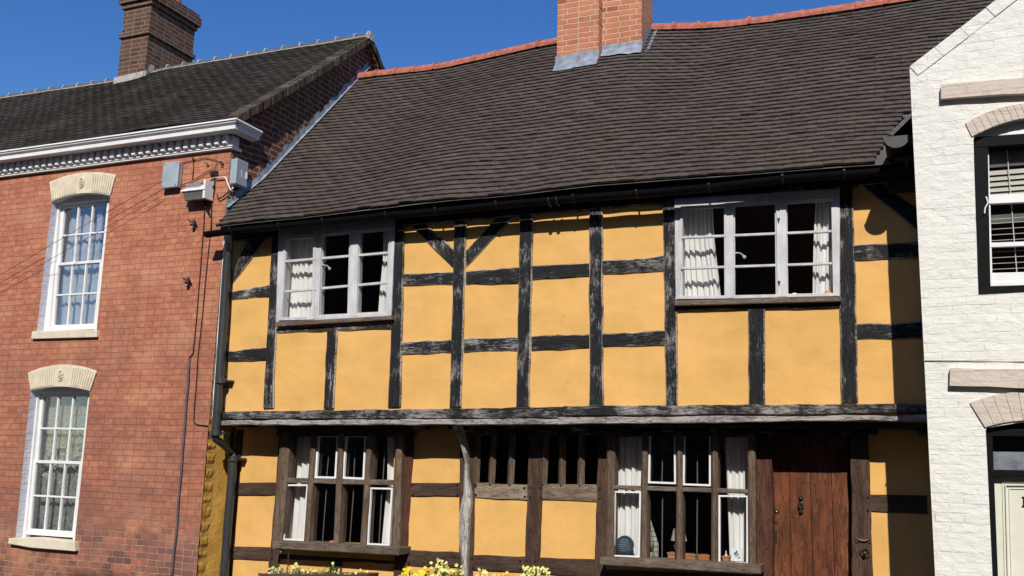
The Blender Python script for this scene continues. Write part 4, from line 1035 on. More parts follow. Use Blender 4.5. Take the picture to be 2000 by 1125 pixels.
w1 = upper_window('left upper window with grey painted casements and white curtains', [(544, 462), (560, 460), (551, 627), (539, 628)], [(761, 440), (771, 439), (764, 616), (755, 616)],
    [[(614, 455), (628, 454), (622, 622), (609, 622)], [(684, 449), (700, 448), (696, 618), (681, 618)]],
    [(544, 447), (772, 428), (771, 446), (543, 466)], [(541, 622), (764, 611), (763, 618), (540, 629)], [(537, 629), (766, 616), (766, 624), (536, 638)],
    [(548, 511), (762, 493)], [(548, 570), (761, 551)], (0,), [[(555, 463), (617, 458), (613, 624), (544, 626)], [(627, 457), (686, 452), (682, 617), (620, 620)], [(699, 451), (763, 446), (757, 613), (694, 616)]],
    [([(572, 448), (566, 520), (558, 640)], [(632, 446), (628, 540), (620, 640)], .13), ([(750, 440), (752, 500), (740, 640)], [(780, 436), (782, 540), (775, 640)], .13)], 0)
w2 = upper_window('right upper window with grey painted casements and draped white curtains', [(1317, 392), (1333, 391), (1333, 584), (1320, 586)], [(1623, 378), (1640, 377), (1640, 578), (1627, 578)],
    [[(1415, 396), (1432, 395), (1433, 582), (1416, 583)], [(1515.5, 390), (1535, 389), (1537, 579), (1518, 580)]],
    [(1317, 388), (1640, 368), (1640, 388), (1317, 404)], [(1319, 579), (1640, 572), (1640, 578), (1319, 586)], [(1317, 587), (1643, 579), (1643, 588), (1317, 597)],
    [(1327, 464), (1628, 451)], [(1327, 524), (1629, 514)], (0,), [[(1329, 404), (1419, 399), (1420, 583), (1322, 584)], [(1431, 399), (1517, 394), (1519, 580), (1431, 582)], [(1533, 394), (1628, 388), (1631, 577), (1535, 579)]],
    [([(1322, 395), (1322, 480), (1326, 600)], [(1392, 392), (1396, 470), (1411, 600)], .12), ([(1594, 385), (1590, 480), (1588, 600)], [(1638, 380), (1636, 480), (1630, 600)], .12)], 0)
for wnd, pts_ in ((w1, ((628, 518), )), (w2, ((1437, 494),))):
    for x, y in pts_:
        c = W(x, y, -.02); m = MB(); m.tube([c, c+Vector((.03, .05, .005)), c+Vector((.06, .06, -.02))], .008, 6); m.lathe(c+Vector((.065, .06, -.03)), [(.001, -.02), (.016, -.01), (.018, .005), (.008, .015), (.001, .017)], 10); m.build('casement_stay', M_GREYW, wnd, smooth=60)
for x, y in ((1521, 430), (1522, 553)):
    c = W(x, y, -.042); m = MB(); m.prism([c+Vector((-.012, 0, .02)), c+Vector((-.002, 0, -.03)), c+Vector((.012, 0, .018))], (0, -.006, 0)); m.build('hinge', M_METAL, w2)

# ---- lower mullioned windows
def lower_window(label, posts, transom, sill, sillY, white, bars, curt, headq):
    YF = YW-.085
    m = MB(); m.poly(headq, YF, .14)
    root = m.build('window', M_OAKX, TH, label=label)
    for q in posts:
        mm = MB(); mm.beam(q, YF-.01, .13, False, wob=.002)
        # chamfered nosing
        mm.build('mullion', M_OAKFR, root)
        a, b, c, d = [W(x, y, YF-.012) for x, y in q]; mm = MB(); o = Vector((0, -.016, 0))
        mm.add([a, a.lerp(b, .3)+o, a.lerp(b, .7)+o, b, d, d.lerp(c, .3)+o, d.lerp(c, .7)+o, c], [[0, 4, 5, 1], [1, 5, 6, 2], [2, 6, 7, 3]]); mm.build('nosing', M_OAKFR, root)
    mm = MB(); mm.beam(transom, YF-.004, .12, True, wob=.002); mm.build('transom', M_OAKFX, root)
    mm = MB(); mm.poly(sill, sillY, YF-sillY+.14); mm.build('sill', M_OAKFX, root, bevel=.008)
    for q in white:
        mm = MB(); (x0, y0), (x1, y1), (x2, y2), (x3, y3) = q; t = 3.4; yy = YF+.015
        mm.poly([(x0, y0), (x0+t, y0), (x3+t, y3), (x3, y3)], yy, .03); mm.poly([(x1-t, y1), (x1, y1), (x2, y2), (x2-t, y2)], yy, .03)
        mm.poly([(x0, y0), (x1, y1), (x1, y1+t), (x0, y0+t)], yy-.0015, .03); mm.poly([(x3, y3-t-.5), (x2, y2-t-.5), (x2, y2), (x3, y3)], yy-.0015, .03)
        mm.build('casement', M_WHITE, root, bevel=.002)
    for a, b in bars:
        mm = MB(); mm.tube([W(*a, YF+.09), W(*b, YF+.09)], .006, 6); mm.build('iron_bar', M_IRON, root)
    g = MB(); a, b, c, d = headq; g.poly([(posts[0][0][0]+4, a[1]), (posts[-1][1][0]-4, b[1]), (posts[-1][2][0]-3, posts[-1][2][1]), (posts[0][3][0]+4, posts[0][3][1])], YF+.06, .003); g.build('glass', M_GLASS, root)
    for i, (l, r_, f, Y) in enumerate(curt): curtain('curtain', l, r_, Y, M_CURT, root, f, .02, i+11)
    return root
def bq(x0, y0, x1, y1): return [(x0, y0), (x1, y1)]
w3 = lower_window('left lower oak mullioned window with white curtains inside', [
    [(549, 845), (569, 845), (550, 1060), (531, 1060)], [(608, 845), (618, 845), (603, 1060), (593, 1060)], [(661, 845), (671, 845), (662, 1064), (651, 1064)],
    [(718, 845), (728, 845), (714, 1067), (703, 1067)], [(774, 845), (785, 845), (781, 1072), (763, 1072)]],
    [(550, 933), (772, 938), (771, 948), (549, 943)], [(532, 1056), (781, 1070), (779, 1085), (530, 1071)], .10,
    [[(620, 850), (661, 850), (656, 935), (614, 934)], [(674, 850), (715, 850), (711, 937), (668, 935)], [(558, 946), (602, 946), (594, 1057), (550, 1056)], [(722, 952), (767, 953), (760, 1067), (715, 1065)]],
    [((644, 870), (638, 931)), ((694, 872), (691, 932)), ((752, 875), (748, 936)), ((638, 952), (630, 1058)), ((691, 955), (683, 1062)), ((746, 957), (740, 1064))],
    [([(566, 835), (566, 930), (560, 1065)], [(616, 835), (610, 930), (600, 1065)], 4, YW+.10), ([(757, 835), (756, 940), (744, 1080)], [(786, 835), (780, 940), (765, 1080)], 2, YW+.10)],
    [(545, 838), (790, 838), (790, 852), (545, 852)])
w4 = lower_window('right lower oak mullioned window with a lamp and boxes behind the glass', [
    [(1186, 845), (1201, 845), (1198, 1094), (1182, 1094)], [(1254, 845), (1265, 845), (1263, 1094), (1251, 1094)], [(1322, 845), (1333, 845), (1332, 1098), (1320, 1098)],
    [(1390, 845), (1402, 845), (1401, 1101), (1389, 1101)], [(1460, 845), (1475, 845), (1476, 1106), (1462, 1106)]],
    [(1192, 947), (1465, 956), (1465, 965), (1192, 956)], [(1171, 1088), (1486, 1104), (1486, 1122), (1171, 1103)], .10,
    [[(1267.5, 845), (1319, 845), (1320, 946), (1265.5, 944)], [(1335, 845), (1388, 845), (1388, 950), (1333, 948)], [(1199, 959), (1252, 960), (1249, 1090), (1196, 1088)], [(1403, 967), (1461, 968), (1461, 1103), (1403, 1101)]],
    [((1294, 884), (1293, 944)), ((1362, 884), (1362, 948)), ((1294, 965), (1293, 1092)), ((1362, 969), (1361, 1097))],
    [([(1199, 835), (1199, 950), (1199, 1110)], [(1258, 835), (1254, 950), (1254, 1110)], 5, YW+.10), ([(1416, 835), (1420, 950), (1426, 1110)], [(1464, 835), (1463, 950), (1461, 1110)], 4, YW+.12)],
    [(1180, 838), (1480, 838), (1480, 852), (1180, 852)])
# ---- front door
m = MB(); YD = YW+.12; zt = W(1600, 846, YD).z; xl, xr2 = W(1509, 1000, YD).x-.03, W(1663, 1000, YD).x+.02
def plk(i):
    xs = [1507, 1543, 1584, 1626, 1660]; return [W(x, 1000, YD).x for x in xs][i]
door = None
for i in range(4):
    m = MB(); a, b = plk(i)+.003, plk(i+1)-.003
    m.box((a-.0015, YD-.0015*(i % 2), .2), (b+.0015, YD+.04, zt))
    o = m.build('door' if i == 0 else 'plank', M_DOOR, TH if i == 0 else door, bevel=.004, label='reddish brown vertical plank front door' if i == 0 else None)
    if i == 0: door = o
m = MB(); m.box((xl, YD+.042, .15), (xr2+.05, YD+.06, zt)); m.build('door_backing', M_BLACKM, door)
for x in (1508,): 
    m = MB(); p = W(x, 1000, YD).x; m.box((p-.016, YD-.03, .2), (p+.0, YD+.04, zt)); m.build('door_stop', M_OAKRED, door, bevel=.004)
c = W(1564.5, 985, YD-.01); m = MB(); m.tube([c+Vector((.013*sin(t), -.018, .026*cos(t)-.01)) for t in [k*2*pi/14 for k in range(15)]], .012, 8); m.lathe(c+Vector((0, 0, .05)), [(.018, .008), (.016, -.01), (.010, -.022), (.001, -.024)], 12, 'Y'); m.lathe(c+Vector((0, 0, -.06)), [(.018, .008), (.016, -.02), (.001, -.022)], 10, 'Y'); m.build('door_knocker', M_METAL, door, smooth=60)
for x, y, r_ in ((1518, 997, .022), (1516, 1019, .014), (1515, 1037, .016), (1515, 1059, .012)):
    c = W(x, y, YD-.004); m = MB(); m.lathe(c, [(r_, .004), (r_, -.006), (r_*.7, -.01), (r_*.45, -.006), (.001, -.004)], 12, 'Y'); m.build('keyhole_plate', M_BRASS, door, smooth=60)
c = W(1515.5, 1042, YD-.004); m = MB(); m.box((c.x-.008, c.y-.008, c.z-.06), (c.x+.008, c.y+.004, c.z+.03)); m.build('latch_plate', M_METAL, door, bevel=.002)
c = W(1690, 1080, yo-.004); bell = thing('bell_pull', (c.x, yo, c.z-.05), 'round bronze bell pull on the oak post right of the door', 'bell pull')
m = MB(); m.lathe(c, [(.045, .006), (.044, -.006), (.034, -.016), (.026, -.012), (.022, -.010)], 20, 'Y'); m.build('rose', M_BRASS, bell, smooth=60)
m = MB(); m.lathe(c+Vector((0, -.008, 0)), [(.008, .0), (.008, -.02), (.017, -.028), (.015, -.042), (.001, -.046)], 14, 'Y'); m.build('knob', M_METAL, bell, smooth=60)
c = W(1686, 1055, yo-.004); hk = thing('door_hook', (c.x, yo, c.z-.03), 'small iron hook and chain fixed above the bell pull', 'hook')
m = MB(); m.tube([c+Vector((-.05, -.01, .015)), c+Vector((-.02, -.018, 0)), c+Vector((.02, -.018, -.002)), c+Vector((.05, -.01, .012))], .006, 6)
for dx in (-.05, .05): m.box((c.x+dx-.009, c.y-.010, c.z-.02), (c.x+dx+.009, c.y+.004, c.z+.024))
m.tube([c+Vector((-.03, -.01, .03)), c+Vector((-.025, -.012, .07))], .004, 6); m.build('hook_bar', M_BRASS, hk)

# ---- things behind the lower window glass
ZS = W(1325, 1094, YW+.1).z-.012
m = MB(); m.box((-2.85, YW+.02, ZS-.05), (-1.35, YW+.42, ZS)); m.build('window_board', M_OAKX, w4)
a3, b3 = W(545, 1060, YW), W(775, 1068, YW)
m = MB(); m.box((a3.x, YW+.02, a3.z-.07), (b3.x, YW+.35, a3.z-.03)); m.build('window_board', M_OAKX, w3)
c = W(1221, 1064, YW-.015); ra = (W(1238, 1064, YW-.015)-W(1204, 1064, YW-.015)).length/2
pq = thing('round_plaque', (c.x, c.y, c.z-ra), 'round dark slate blue plaque standing in the lower left light of the right window', 'plaque')
m = MB(); m.lathe(c, [(.001, -.006), (ra*.9, -.006), (ra*.93, -.011), (ra, -.009), (ra, .008), (.001, .008)], 36, 'Y'); m.build('disc', M_SLATE, pq, smooth=40)
m = MB(); rnd = random.Random(9)
for k in range(7):
    z = c.z+.05-k*.017; hw = math.sqrt(max(.0001, (ra*.72)**2-(z-c.z)**2)); x = c.x-hw
    while x < c.x+hw-.012:
        l = rnd.uniform(.006, .016); m.box((x, c.y-.0085, z-.003), (x+l, c.y-.0065, z+.003)); x += l+.005
m.build('raised_lettering', M_LEAD, pq)
m = MB(); m.prism([(c.x-.09, c.y-.01, c.z-ra-.012), (c.x+.09, c.y-.01, c.z-ra-.012), (c.x+.07, c.y-.01, c.z-ra+.02), (c.x-.08, c.y-.01, c.z-ra+.012)], (0, .03, 0)); m.build('stand', M_SLATE, pq)
a = W(1427, 1071, YW-.01); b = W(1450, 1097, YW-.01)
cd = thing('greeting_card', ((a.x+b.x)/2, a.y, b.z), 'white card with dark flower print in the lower right light of the right window', 'card')
m = MB(); m.prism([(a.x, a.y, b.z), (b.x, a.y, b.z), (b.x, a.y+.02, a.z), (a.x, a.y+.02, a.z)], (0, .003, 0)); m.build('sheet', M_CARD, cd)
m = MB(); rnd = random.Random(5)
for cx_, cz_ in ((.34, .68), (.62, .55), (.45, .42), (.66, .30), (.55, .70)):
    p = Vector((a.x+(b.x-a.x)*cx_, a.y-.004, b.z+(a.z-b.z)*cz_)); p.y += .02*cz_-.004
    for k in range(4):
        t = rnd.uniform(0, 6.28); r_ = rnd.uniform(.008, .017); m.add([p, p+Vector((r_*cos(t), 0, r_*sin(t))), p+Vector((r_*.8*cos(t+.7), 0, r_*.8*sin(t+.7)))], [[0, 1, 2]])
m.build('flower_print', M_INK, cd)
lx = W(1326, 1058, YW+.22); lz0 = W(1326, 1079, YW+.22).z
zs1, zs0 = W(1326, 1032, YW+.22).z, W(1326, 1056, YW+.22).z
lam = thing('table_lamp', (lx.x, lx.y, lz0), 'table lamp with pale conical shade behind the middle mullion', 'lamp')
m = MB(); m.lathe((lx.x, lx.y, 0), [(.075, zs0), (.048, zs1)], 24); m.build('lamp_shade', M_SHADE, lam, smooth=True)
m = MB(); m.lathe((lx.x, lx.y, 0), [(.03, lz0), (.03, lz0+.01), (.045, lz0+.04), (.048, lz0+.06), (.035, lz0+.09), (.012, lz0+.105), (.010, zs0+.02), (.001, zs0+.02)], 20); m.build('lamp_base', M_CERAM, lam, smooth=True)
def wbox(x0, x1, y0, y1, Y, d, label, name='wooden_box'):
    a = W(x0, y0, Y); b = W(x1, y1, Y); r = thing(name, ((a.x+b.x)/2, Y, b.z), label, 'box', 'wooden boxes on the window board')
    m = MB(); m.box((a.x, Y, min(b.z, a.z-.02)), (b.x, Y+d, a.z-.012)); m.build('body', M_ORANGE, r, bevel=.003)
    m = MB(); m.box((a.x-.006, Y-.006, a.z-.014), (b.x+.006, Y+d+.006, a.z)); m.build('lid', M_ORANGE, r, bevel=.003)
wbox(1304, 1321, 1079, 1092, YW+.08, .12, 'orange wooden box left of the middle mullion below the lamp')
wbox(1334, 1358, 1082, 1096, YW+.06, .14, 'orange wooden box right of the middle mullion, beside the iron bar')
wbox(1364, 1385, 1084, 1098, YW+.06, .14, 'orange wooden box between the iron bar and the third mullion')
wbox(1411, 1423, 1086, 1096, YW+.06, .10, 'small orange wooden box left of the white card')
c = W(1418, 1086, YW+.09); m = MB(); m.lathe(c, [(.014, -.002), (.014, .01), (.006, .02), (.006, .045), (.001, .048)], 12); tag(m.build('candle', M_CERAM, smooth=40), 'small pale candle on the box beside the white card', 'candle')
PLc = [(1269, 1014), (1269, 1030), (1270, 1060), (1276, 1092)]; PRc = [(1271, 1014), (1277, 1034), (1286, 1062), (1286, 1093)]
m = MB(); vs = []
for i in range(4):
    a = W(*PLc[i], YW+.05); b = W(*PRc[i], YW+.05); e = (b-a).length*.35
    vs += [a, a.lerp(b, .5)+Vector((0, -e, 0)), b, a.lerp(b, .5)+Vector((0, e, 0))]
m.add(vs, [[i*4+k, (i+1)*4+k, (i+1)*4+(k+1) % 4, i*4+(k+1) % 4] for i in range(3) for k in range(4)]+[[0, 1, 2, 3]]); tag(m.build('folded_cloth', M_CHECK), 'grey green checked cloth folded to a point in the right lower window', 'cloth')
c = W(1267, 1086, YW+.06); m = MB(); m.lathe(c, [(.03, -.03), (.034, .0), (.034, .03), (.028, .035), (.001, .033)], 14); tag(m.build('jar', M_CERAM, smooth=40), 'small pale jar at the foot of the folded checked cloth', 'jar')
for x, y, r_, lb in ((641, 1056, .05, 'brownish round bun shaped ornament in left lower window'),):
    c = W(650, 1063, YW-.0); m = MB(); m.lathe(c, [(.05, -.02), (.055, .0), (.04, .03), (.001, .042)], 14); tag(m.build('ornament', M_RIDGE, smooth=True), lb, 'ornament')
c = W(1552, 578, .02); m = MB(); m.lathe(c, [(.035, -.01), (.036, .004), (.02, .022), (.001, .028)], 14); tag(m.build('ornament', M_CURT, smooth=True), 'small white dome ornament on the right upper window sill', 'ornament')
c = W(1617, 572, .02); m = MB(); m.lathe(c, [(.03, -.015), (.04, .0), (.028, .004), (.02, .018), (.001, .022)], 14); tag(m.build('dish', M_ORANGE, smooth=True), 'small orange dish in the corner of the right upper window', 'dish')

# ---- flowers at the foot of the wall
def plant(name, pos, h, spread, nl, label, leaf, flow, nf, seed, group, bud=0):
    t = thing(name, pos, label, 'plant', group); rnd = random.Random(seed); P = Vector(pos)
    m = MB(); q = MB(); st = MB(); tips = []
    for i in range(nl):
        a = rnd.uniform(0, 6.28); rr_ = spread*math.sqrt(rnd.random()); hh = h*(.35+.65*rnd.random())*(1-.35*(rr_/spread)**2)
        tip = P+Vector((rr_*cos(a), rr_*sin(a)*.7, hh)); base = P+Vector((rr_*.35*cos(a), rr_*.3*sin(a), 0)); tips.append(tip)
        st.tube([base, base.lerp(tip, .55)+Vector((0, 0, .02)), tip], [.004, .003, .002], 4)
        for k in range(7):
            c = base.lerp(tip, .25+.78*k/7)+Vector((rnd.uniform(-1, 1), rnd.uniform(-1, 1), rnd.uniform(-.5, .8)))*.018
            d = Vector((rnd.uniform(-1, 1), rnd.uniform(-1, .6), rnd.uniform(-.2, .9))).normalized(); s = d.cross(Vector((rnd.uniform(-1, 1), rnd.uniform(-1, 1), 1))).normalized(); l = rnd.uniform(.018, .034)
            m.add([c, c+d*l*.5+s*l*.3, c+d*l, c+d*l*.5-s*l*.3+d.cross(s)*.003], [[0, 1, 2, 3]])
    for i in range(nf):
        tip = rnd.choice(tips) if tips else P
        c = tip+Vector((rnd.uniform(-1, 1)*.02, rnd.uniform(-1, .3)*.02, rnd.uniform(0, 1)*.03))
        ax = Vector((rnd.uniform(-.6, .6), -1, rnd.uniform(0, .9))).normalized(); u = ax.orthogonal().normalized(); v = ax.cross(u); r_ = rnd.uniform(.011, .019)
        for k in range(5):
            t0 = k*2*pi/5; d = u*cos(t0)+v*sin(t0); e = u*cos(t0+.5)+v*sin(t0+.5); f = u*cos(t0-.5)+v*sin(t0-.5)
            q.add([c, c+f*r_*.7+ax*.004, c+d*r_+ax*.002, c+e*r_*.7+ax*.004], [[0, 1, 2, 3]])
    st.build('stem', M_LEAF, t); m.build('foliage', leaf, t)
    if nf: q.build('flowers', flow, t)
    return t
tr = W(508, 1121, -.12); tr2 = W(718, 1122, -.12)
tg = thing('window_trough', ((tr.x+tr2.x)/2, -.12, tr.z-.2), 'dark wooden flower trough on the wall below the left lower window', 'planter')
m = MB(); m.add([(tr.x, -.12, tr.z), (tr2.x, -.12, tr2.z), (tr2.x-.03, -.10, tr2.z-.2), (tr.x+.03, -.10, tr.z-.2), (tr.x, .1, tr.z), (tr2.x, .1, tr2.z), (tr2.x-.03, .09, tr2.z-.2), (tr.x+.03, .09, tr.z-.2)],
                [[3, 2, 1, 0], [4, 5, 6, 7], [0, 4, 7, 3], [1, 2, 6, 5], [7, 6, 2, 3]]); m.build('body', M_TERRA, tg, bevel=.004)
m = MB(); m.box((tr.x-.015, -.135, tr.z-.02), (tr2.x+.015, -.115, tr.z+.008)); m.build('rim', M_TERRA, tg, bevel=.004)
m = MB(); m.box((tr.x+.02, -.11, tr.z-.06), (tr2.x-.02, .09, tr.z-.03)); m.build('soil', M_EARTH, tg)
m = MB()
for xx in (tr.x+.15, tr2.x-.2): m.box((xx, -.1, tr.z-.24), (xx+.04, yo+.01, tr.z-.2)); m.box((xx, .2, tr.z-.45), (xx+.04, yo+.01, tr.z-.2))
m.build('wall_bracket', M_METAL, tg)
for i in range(6):
    x = tr.x+.12+i*(tr2.x-tr.x-.24)/5
    plant('trough_plant', (x, 0.0, tr.z-.05), .13+.03*(i % 2)+(.02 if i == 3 else 0), .12, 34, ['variegated trailing plant at the left end of the trough', 'variegated plant beside the russet spike in the trough', 'leafy variegated plant third along in the trough', 'tallest leafy plant in the middle of the trough', 'variegated plant right of the trough middle', 'variegated plant at the right end of the trough'][i],
          M_LEAFV if i != 3 else M_LEAF, M_FLOWP, 9, 20+i, 'plants in the wooden trough')
c = W(562, 1110, -.02); rs = thing('russet_spike', (c.x, c.y, tr.z-.05), 'russet flower spike rising from the left part of the trough', 'plant'); m = MB(); rnd = random.Random(3)
for k in range(60):
    t = k/60; p = Vector((c.x+rnd.uniform(-1, 1)*.022*(1-t), c.y+rnd.uniform(-1, 1)*.02*(1-t), tr.z+.02+t*.20)); d = Vector((rnd.uniform(-1, 1), rnd.uniform(-1, 0), rnd.uniform(0, 1))).normalized()*.018; s = d.cross(Vector((0, 0, 1))).normalized()*.007
    m.add([p-s, p+s, p+d], [[0, 1, 2]])
m.build('flower_spike', M_BUD, rs); m = MB(); m.tube([(c.x, c.y, tr.z-.05), (c.x, c.y, tr.z+.2)], .004, 5); m.build('stem', M_LEAF, rs)
# tall planter with yellow spring flowers
def zpx(x, y, Y): return W(x, y, Y).z
a = W(785, 1150, -.35); b = W(1075, 1150, -.35)
tp = thing('tall_planter', ((a.x+b.x)/2, -.35, .13), 'tall timber planter at the wall foot holding yellow flowers, its rim below the view', 'planter')
m = MB(); m.box((a.x, -.5, .13), (b.x, -.2, a.z-.02)); m.build('body', M_TERRA, tp, bevel=.01)
m = MB(); m.box((a.x-.02, -.52, a.z-.05), (b.x+.02, -.18, a.z-.012)); m.build('rim', M_TERRA, tp, bevel=.006)
m = MB(); m.box((a.x+.02, -.48, a.z-.02), (b.x-.02, -.22, a.z-.005)); m.build('soil', M_EARTH, tp)
for i, (x, yt, sp, lf, fl, nf, lb) in enumerate(((802, 1112, .09, M_LEAF, M_FLOW, 50, 'bright yellow flowers at the left end of the tall planter'), (833, 1108, .09, M_LEAF, M_FLOW, 45, 'yellow flowers left of the tallest stem'),
        (862, 1090, .10, M_LEAF, M_FLOWP, 46, 'tallest pale lemon flowers left of the crooked post'), (893, 1104, .08, M_LEAF, M_FLOWP, 12, 'mostly green leafy plant at the foot of the crooked post'),
        (945, 1115, .13, M_LEAF, M_FLOWP, 34, 'low pale yellow flowers right of the crooked post'), (985, 1120, .09, M_LEAF, M_FLOW, 18, 'lowest yellow flowers before the gap in the planter'), (1045, 1098, .12, M_LEAF, M_FLOWP, 60, 'cream primrose clump at the right end of the planter'))):
    top = W(x, yt, -.35); base = a.z-.01; plant('flowering_plant', (top.x, -.35, base), top.z-base, sp*1.15, 60, lb, lf, fl, int(nf*2), 50+i, 'yellow flowering plants in the tall planter')
# ================================================================== WHITE PAINTED HOUSE
YWH = -.8
WH = thing('white_brick_house', (2.5, YWH, .13), 'white painted brick house with gable front at the right edge', 'house')
g0 = W(1786, 131, YWH); g1 = W(1956, 0, YWH); sw = (g1.z-g0.z)/(g1.x-g0.x); APX = 3.0
topz = lambda x: g0.z+sw*(x if x < APX else 2*APX-x)
def wx(px): return [(W(x, y, YWH).x, W(x, y, YWH).z) for x, y in px]
OW = [(1901, 267), (1915, 256), (1943, 243), (1970, 235), (2000, 230), (2060, 226), (2110, 231), (2150, 240), (2165, 560), (1911, 576)]
OD = [(1925, 836), (1967, 829), (2000, 824), (2060, 826), (2110, 832), (2130, 1700), (1965, 1700)]
m = MB(); z0 = .13
wall_cells(m, .0, 6.0, .13, g0.z+sw*APX+.02, YWH, [wx(OW), wx(OD)], step=.035, amp=.006, topf=topz)
vs = []; n = 50
sidee = MB()
for i in range(n+1):
    z = .13+(g0.z-.13)*i/n; vs += [(.0+.006*noise.noise(Vector((z*8, 1, 1))), YWH, z), (.0, 3.0, z)]
sidee.add(vs, [[2*i+1, 2*i, 2*i+2, 2*i+3] for i in range(n)])
wl = m.build('wall', M_WHB, WH); sidee.build('side_wall', M_WHB, WH)
for O, d in ((OW, .14), (OD, .20)):
    P = [W(x, y, YWH) for x, y in O]
    m = MB(); n = len(P); m.add(P+[p+Vector((0, d, 0)) for p in P], [[i, (i+1) % n, n+(i+1) % n, n+i] for i in range(n)]); m.build('reveal', M_WHITE, WH)
# parapet coping along the slope, roof behind
m = MB(); vs = []
a = Vector((-.012, YWH-.018, g0.z-.01)); 
for k, (x, dz) in enumerate(((-.012, 0), (APX, 0))): pass
u = Vector((1, 0, sw)).normalized(); nrm = Vector((-u.z, 0, u.x)); s0 = Vector((.0, YWH-.009, g0.z+.006)); L_ = APX/u.x; i = 0; t = 0
while t < L_:
    l = .23; p = s0+u*t; q = s0+u*min(L_, t+l-.004); o = .003*(i % 3-1)
    m.prism([p-nrm*.10+Vector((0, o, 0)), q-nrm*.10+Vector((0, o, 0)), q+Vector((0, o, 0)), p+Vector((0, o, 0))], (0, .25, 0)); t += l; i += 1
m.build('coping', M_WHB, WH, bevel=.006)
m = MB(); m.add([(.0, YWH+.2, g0.z-.12), (APX, YWH+.2, g0.z+sw*APX-.12), (APX, 4, g0.z+sw*APX-.12), (.0, 4, g0.z-.12), (6, YWH+.2, g0.z-.12), (6, 4, g0.z-.12)], [[0, 1, 2, 3], [1, 4, 5, 2]]); m.build('roof', M_TILE2, WH)
def wob_poly(m, px, Y, d, seg=.06, amp=.006):
    P = [W(x, y, Y) for x, y in px]; out = []
    for a, b in zip(P, P[1:]+P[:1]):
        k = max(1, int((b-a).length/seg))
        for j in range(k):
            p = a.lerp(b, j/k); out.append(p+Vector((noise.noise(p*6)*amp, 0, noise.noise(p*6+Vector((9, 0, 0)))*amp)))
    A = sum(out[i].x*out[(i+1) % len(out)].z-out[(i+1) % len(out)].x*out[i].z for i in range(len(out)))
    if A < 0: out.reverse()
    m.prism(out, (0, d, 0))
M_BUFF2 = brick_mat('buff_painted_brick', (.56, .48, .405), (.59, .51, .435), (.54, .46, .39), rh=.075, ms=.004, paint=True, mott=.05)
m = MB(); wob_poly(m, [(1838, 165), (2140, 140), (2140, 172), (1838, 192)], YWH-.055, .08); m.build('string_course', M_BUFF2, WH, label='upper buff painted brick band')
m = MB(); wob_poly(m, [(1855, 719), (2140, 722), (2140, 762), (1855, 753)], YWH-.05, .08); m.build('string_course', M_BUFF2, WH, label='lower buff painted brick band')
def vouss(outer, inner, n, label):
    m = MB(); P = arc(*outer, n=40); Q = arc(*inner, n=40); k = 40//n
    for i in range(0, 40, k):
        sh = .0008
        a = P[i:i+k+1]; b = Q[i:i+k+1]; a = list(a); b = list(b); a[-1] = (a[-1][0]-.35, a[-1][1]); b[-1] = (b[-1][0]-.3, b[-1][1])
        m.poly(a+b[::-1], YWH-.014-.0015*((i//k) % 2), .06)
    return m.build('brick_arch', M_BUFF2, WH, label=label, bevel=.004)
vouss(((1885, 240), (2020, 200), (2170, 232)), ((1898, 267), (2030, 228), (2152, 258)), 20, 'upper buff painted arch')
vouss(((1894, 787), (2015, 764), (2165, 786)), ((1924, 835), (2020, 821), (2135, 834)), 10, 'lower buff painted arch of wide blocks')
m = MB(); m.beam([(1803, 703.7), (2140, 707.7), (2140, 708.9), (1803, 704.8)], YWH-.008, .02, True, wob=.004); m.build('open_joint', M_CRACK, WH)
# window
YB = YWH+.045
m = MB(); m.poly([(1898, 268), (2160, 250), (2160, 226), (1898, 240)], YB+.02, .04); wn = m.build('window', M_WHITE, WH, label='upper window with black frame and pale blinds behind white sashes')
m = MB(); m.poly([(1901, 269), (1929, 268), (1935, 577), (1909, 577)], YB, .12)
m.poly([(1901, 269), (2160, 250), (2160, 270), (1901, 289)], YB-.004, .12)
m.poly([(1909, 560), (2160, 550), (2160, 566), (1909, 577)], YB-.012, .12); m.build('window_frame', M_BLACK, wn, bevel=.006)
def wp(m, q, Y, d): m.poly(q, Y, d)
YS = YB+.055
m = MB(); wp(m, [(1926, 286), (1931, 286), (1939, 560), (1934, 560)], YS, .04); wp(m, [(1927, 381), (2160, 371), (2160, 388), (1927, 398)], YS-.01, .05); m.build('upper_sash', M_WHITE, wn, bevel=.003)
m = MB(); wp(m, [(1931, 474), (2160, 466), (2160, 474), (1931, 483)], YS-.003, .035); wp(m, [(1935, 552), (2160, 545), (2160, 554), (1935, 559)], YS-.003, .04)
wp(m, [(1935, 533), (2160, 527), (2160, 546), (1935, 553)], YS+.012, .03); m.build('lower_sash', M_WHITE, wn, bevel=.003)
m = MB(); wp(m, [(1926, 280), (2165, 262), (2170, 556), (1934, 562)], YS+.03, .003); m.build('glass', M_GLASS, wn)
bl = MB(); sl_ = MB()
zt = W(1940, 293, YS+.07).z; zb_ = W(1940, 540, YS+.07).z; x0 = W(1925, 400, YS+.07).x; x1 = W(2140, 400, YS+.07).x
z = zt
k = 0
while z > zb_:
    f = (zt-z)/(zt-zb_); op = f > .52 or False
    ang = radians(62) if f < .36 else radians(38 if f < .55 else 8)
    if not (.0 < f < .14 or .43 < f < .51):
        hw = .020; dy, dz = hw*cos(ang), hw*sin(ang)
        sl_.add([(x0, YS+.085-dy, z-dz), (x1, YS+.085-dy, z-dz+.0), (x1, YS+.085+dy, z+dz), (x0, YS+.085+dy, z+dz), (x0, YS+.085-dy, z-dz-.004), (x1, YS+.085-dy, z-dz-.004)], [[0, 1, 2, 3], [4, 5, 1, 0]])
    z -= .044
sl_.build('venetian_blind', M_BLIND, wn)
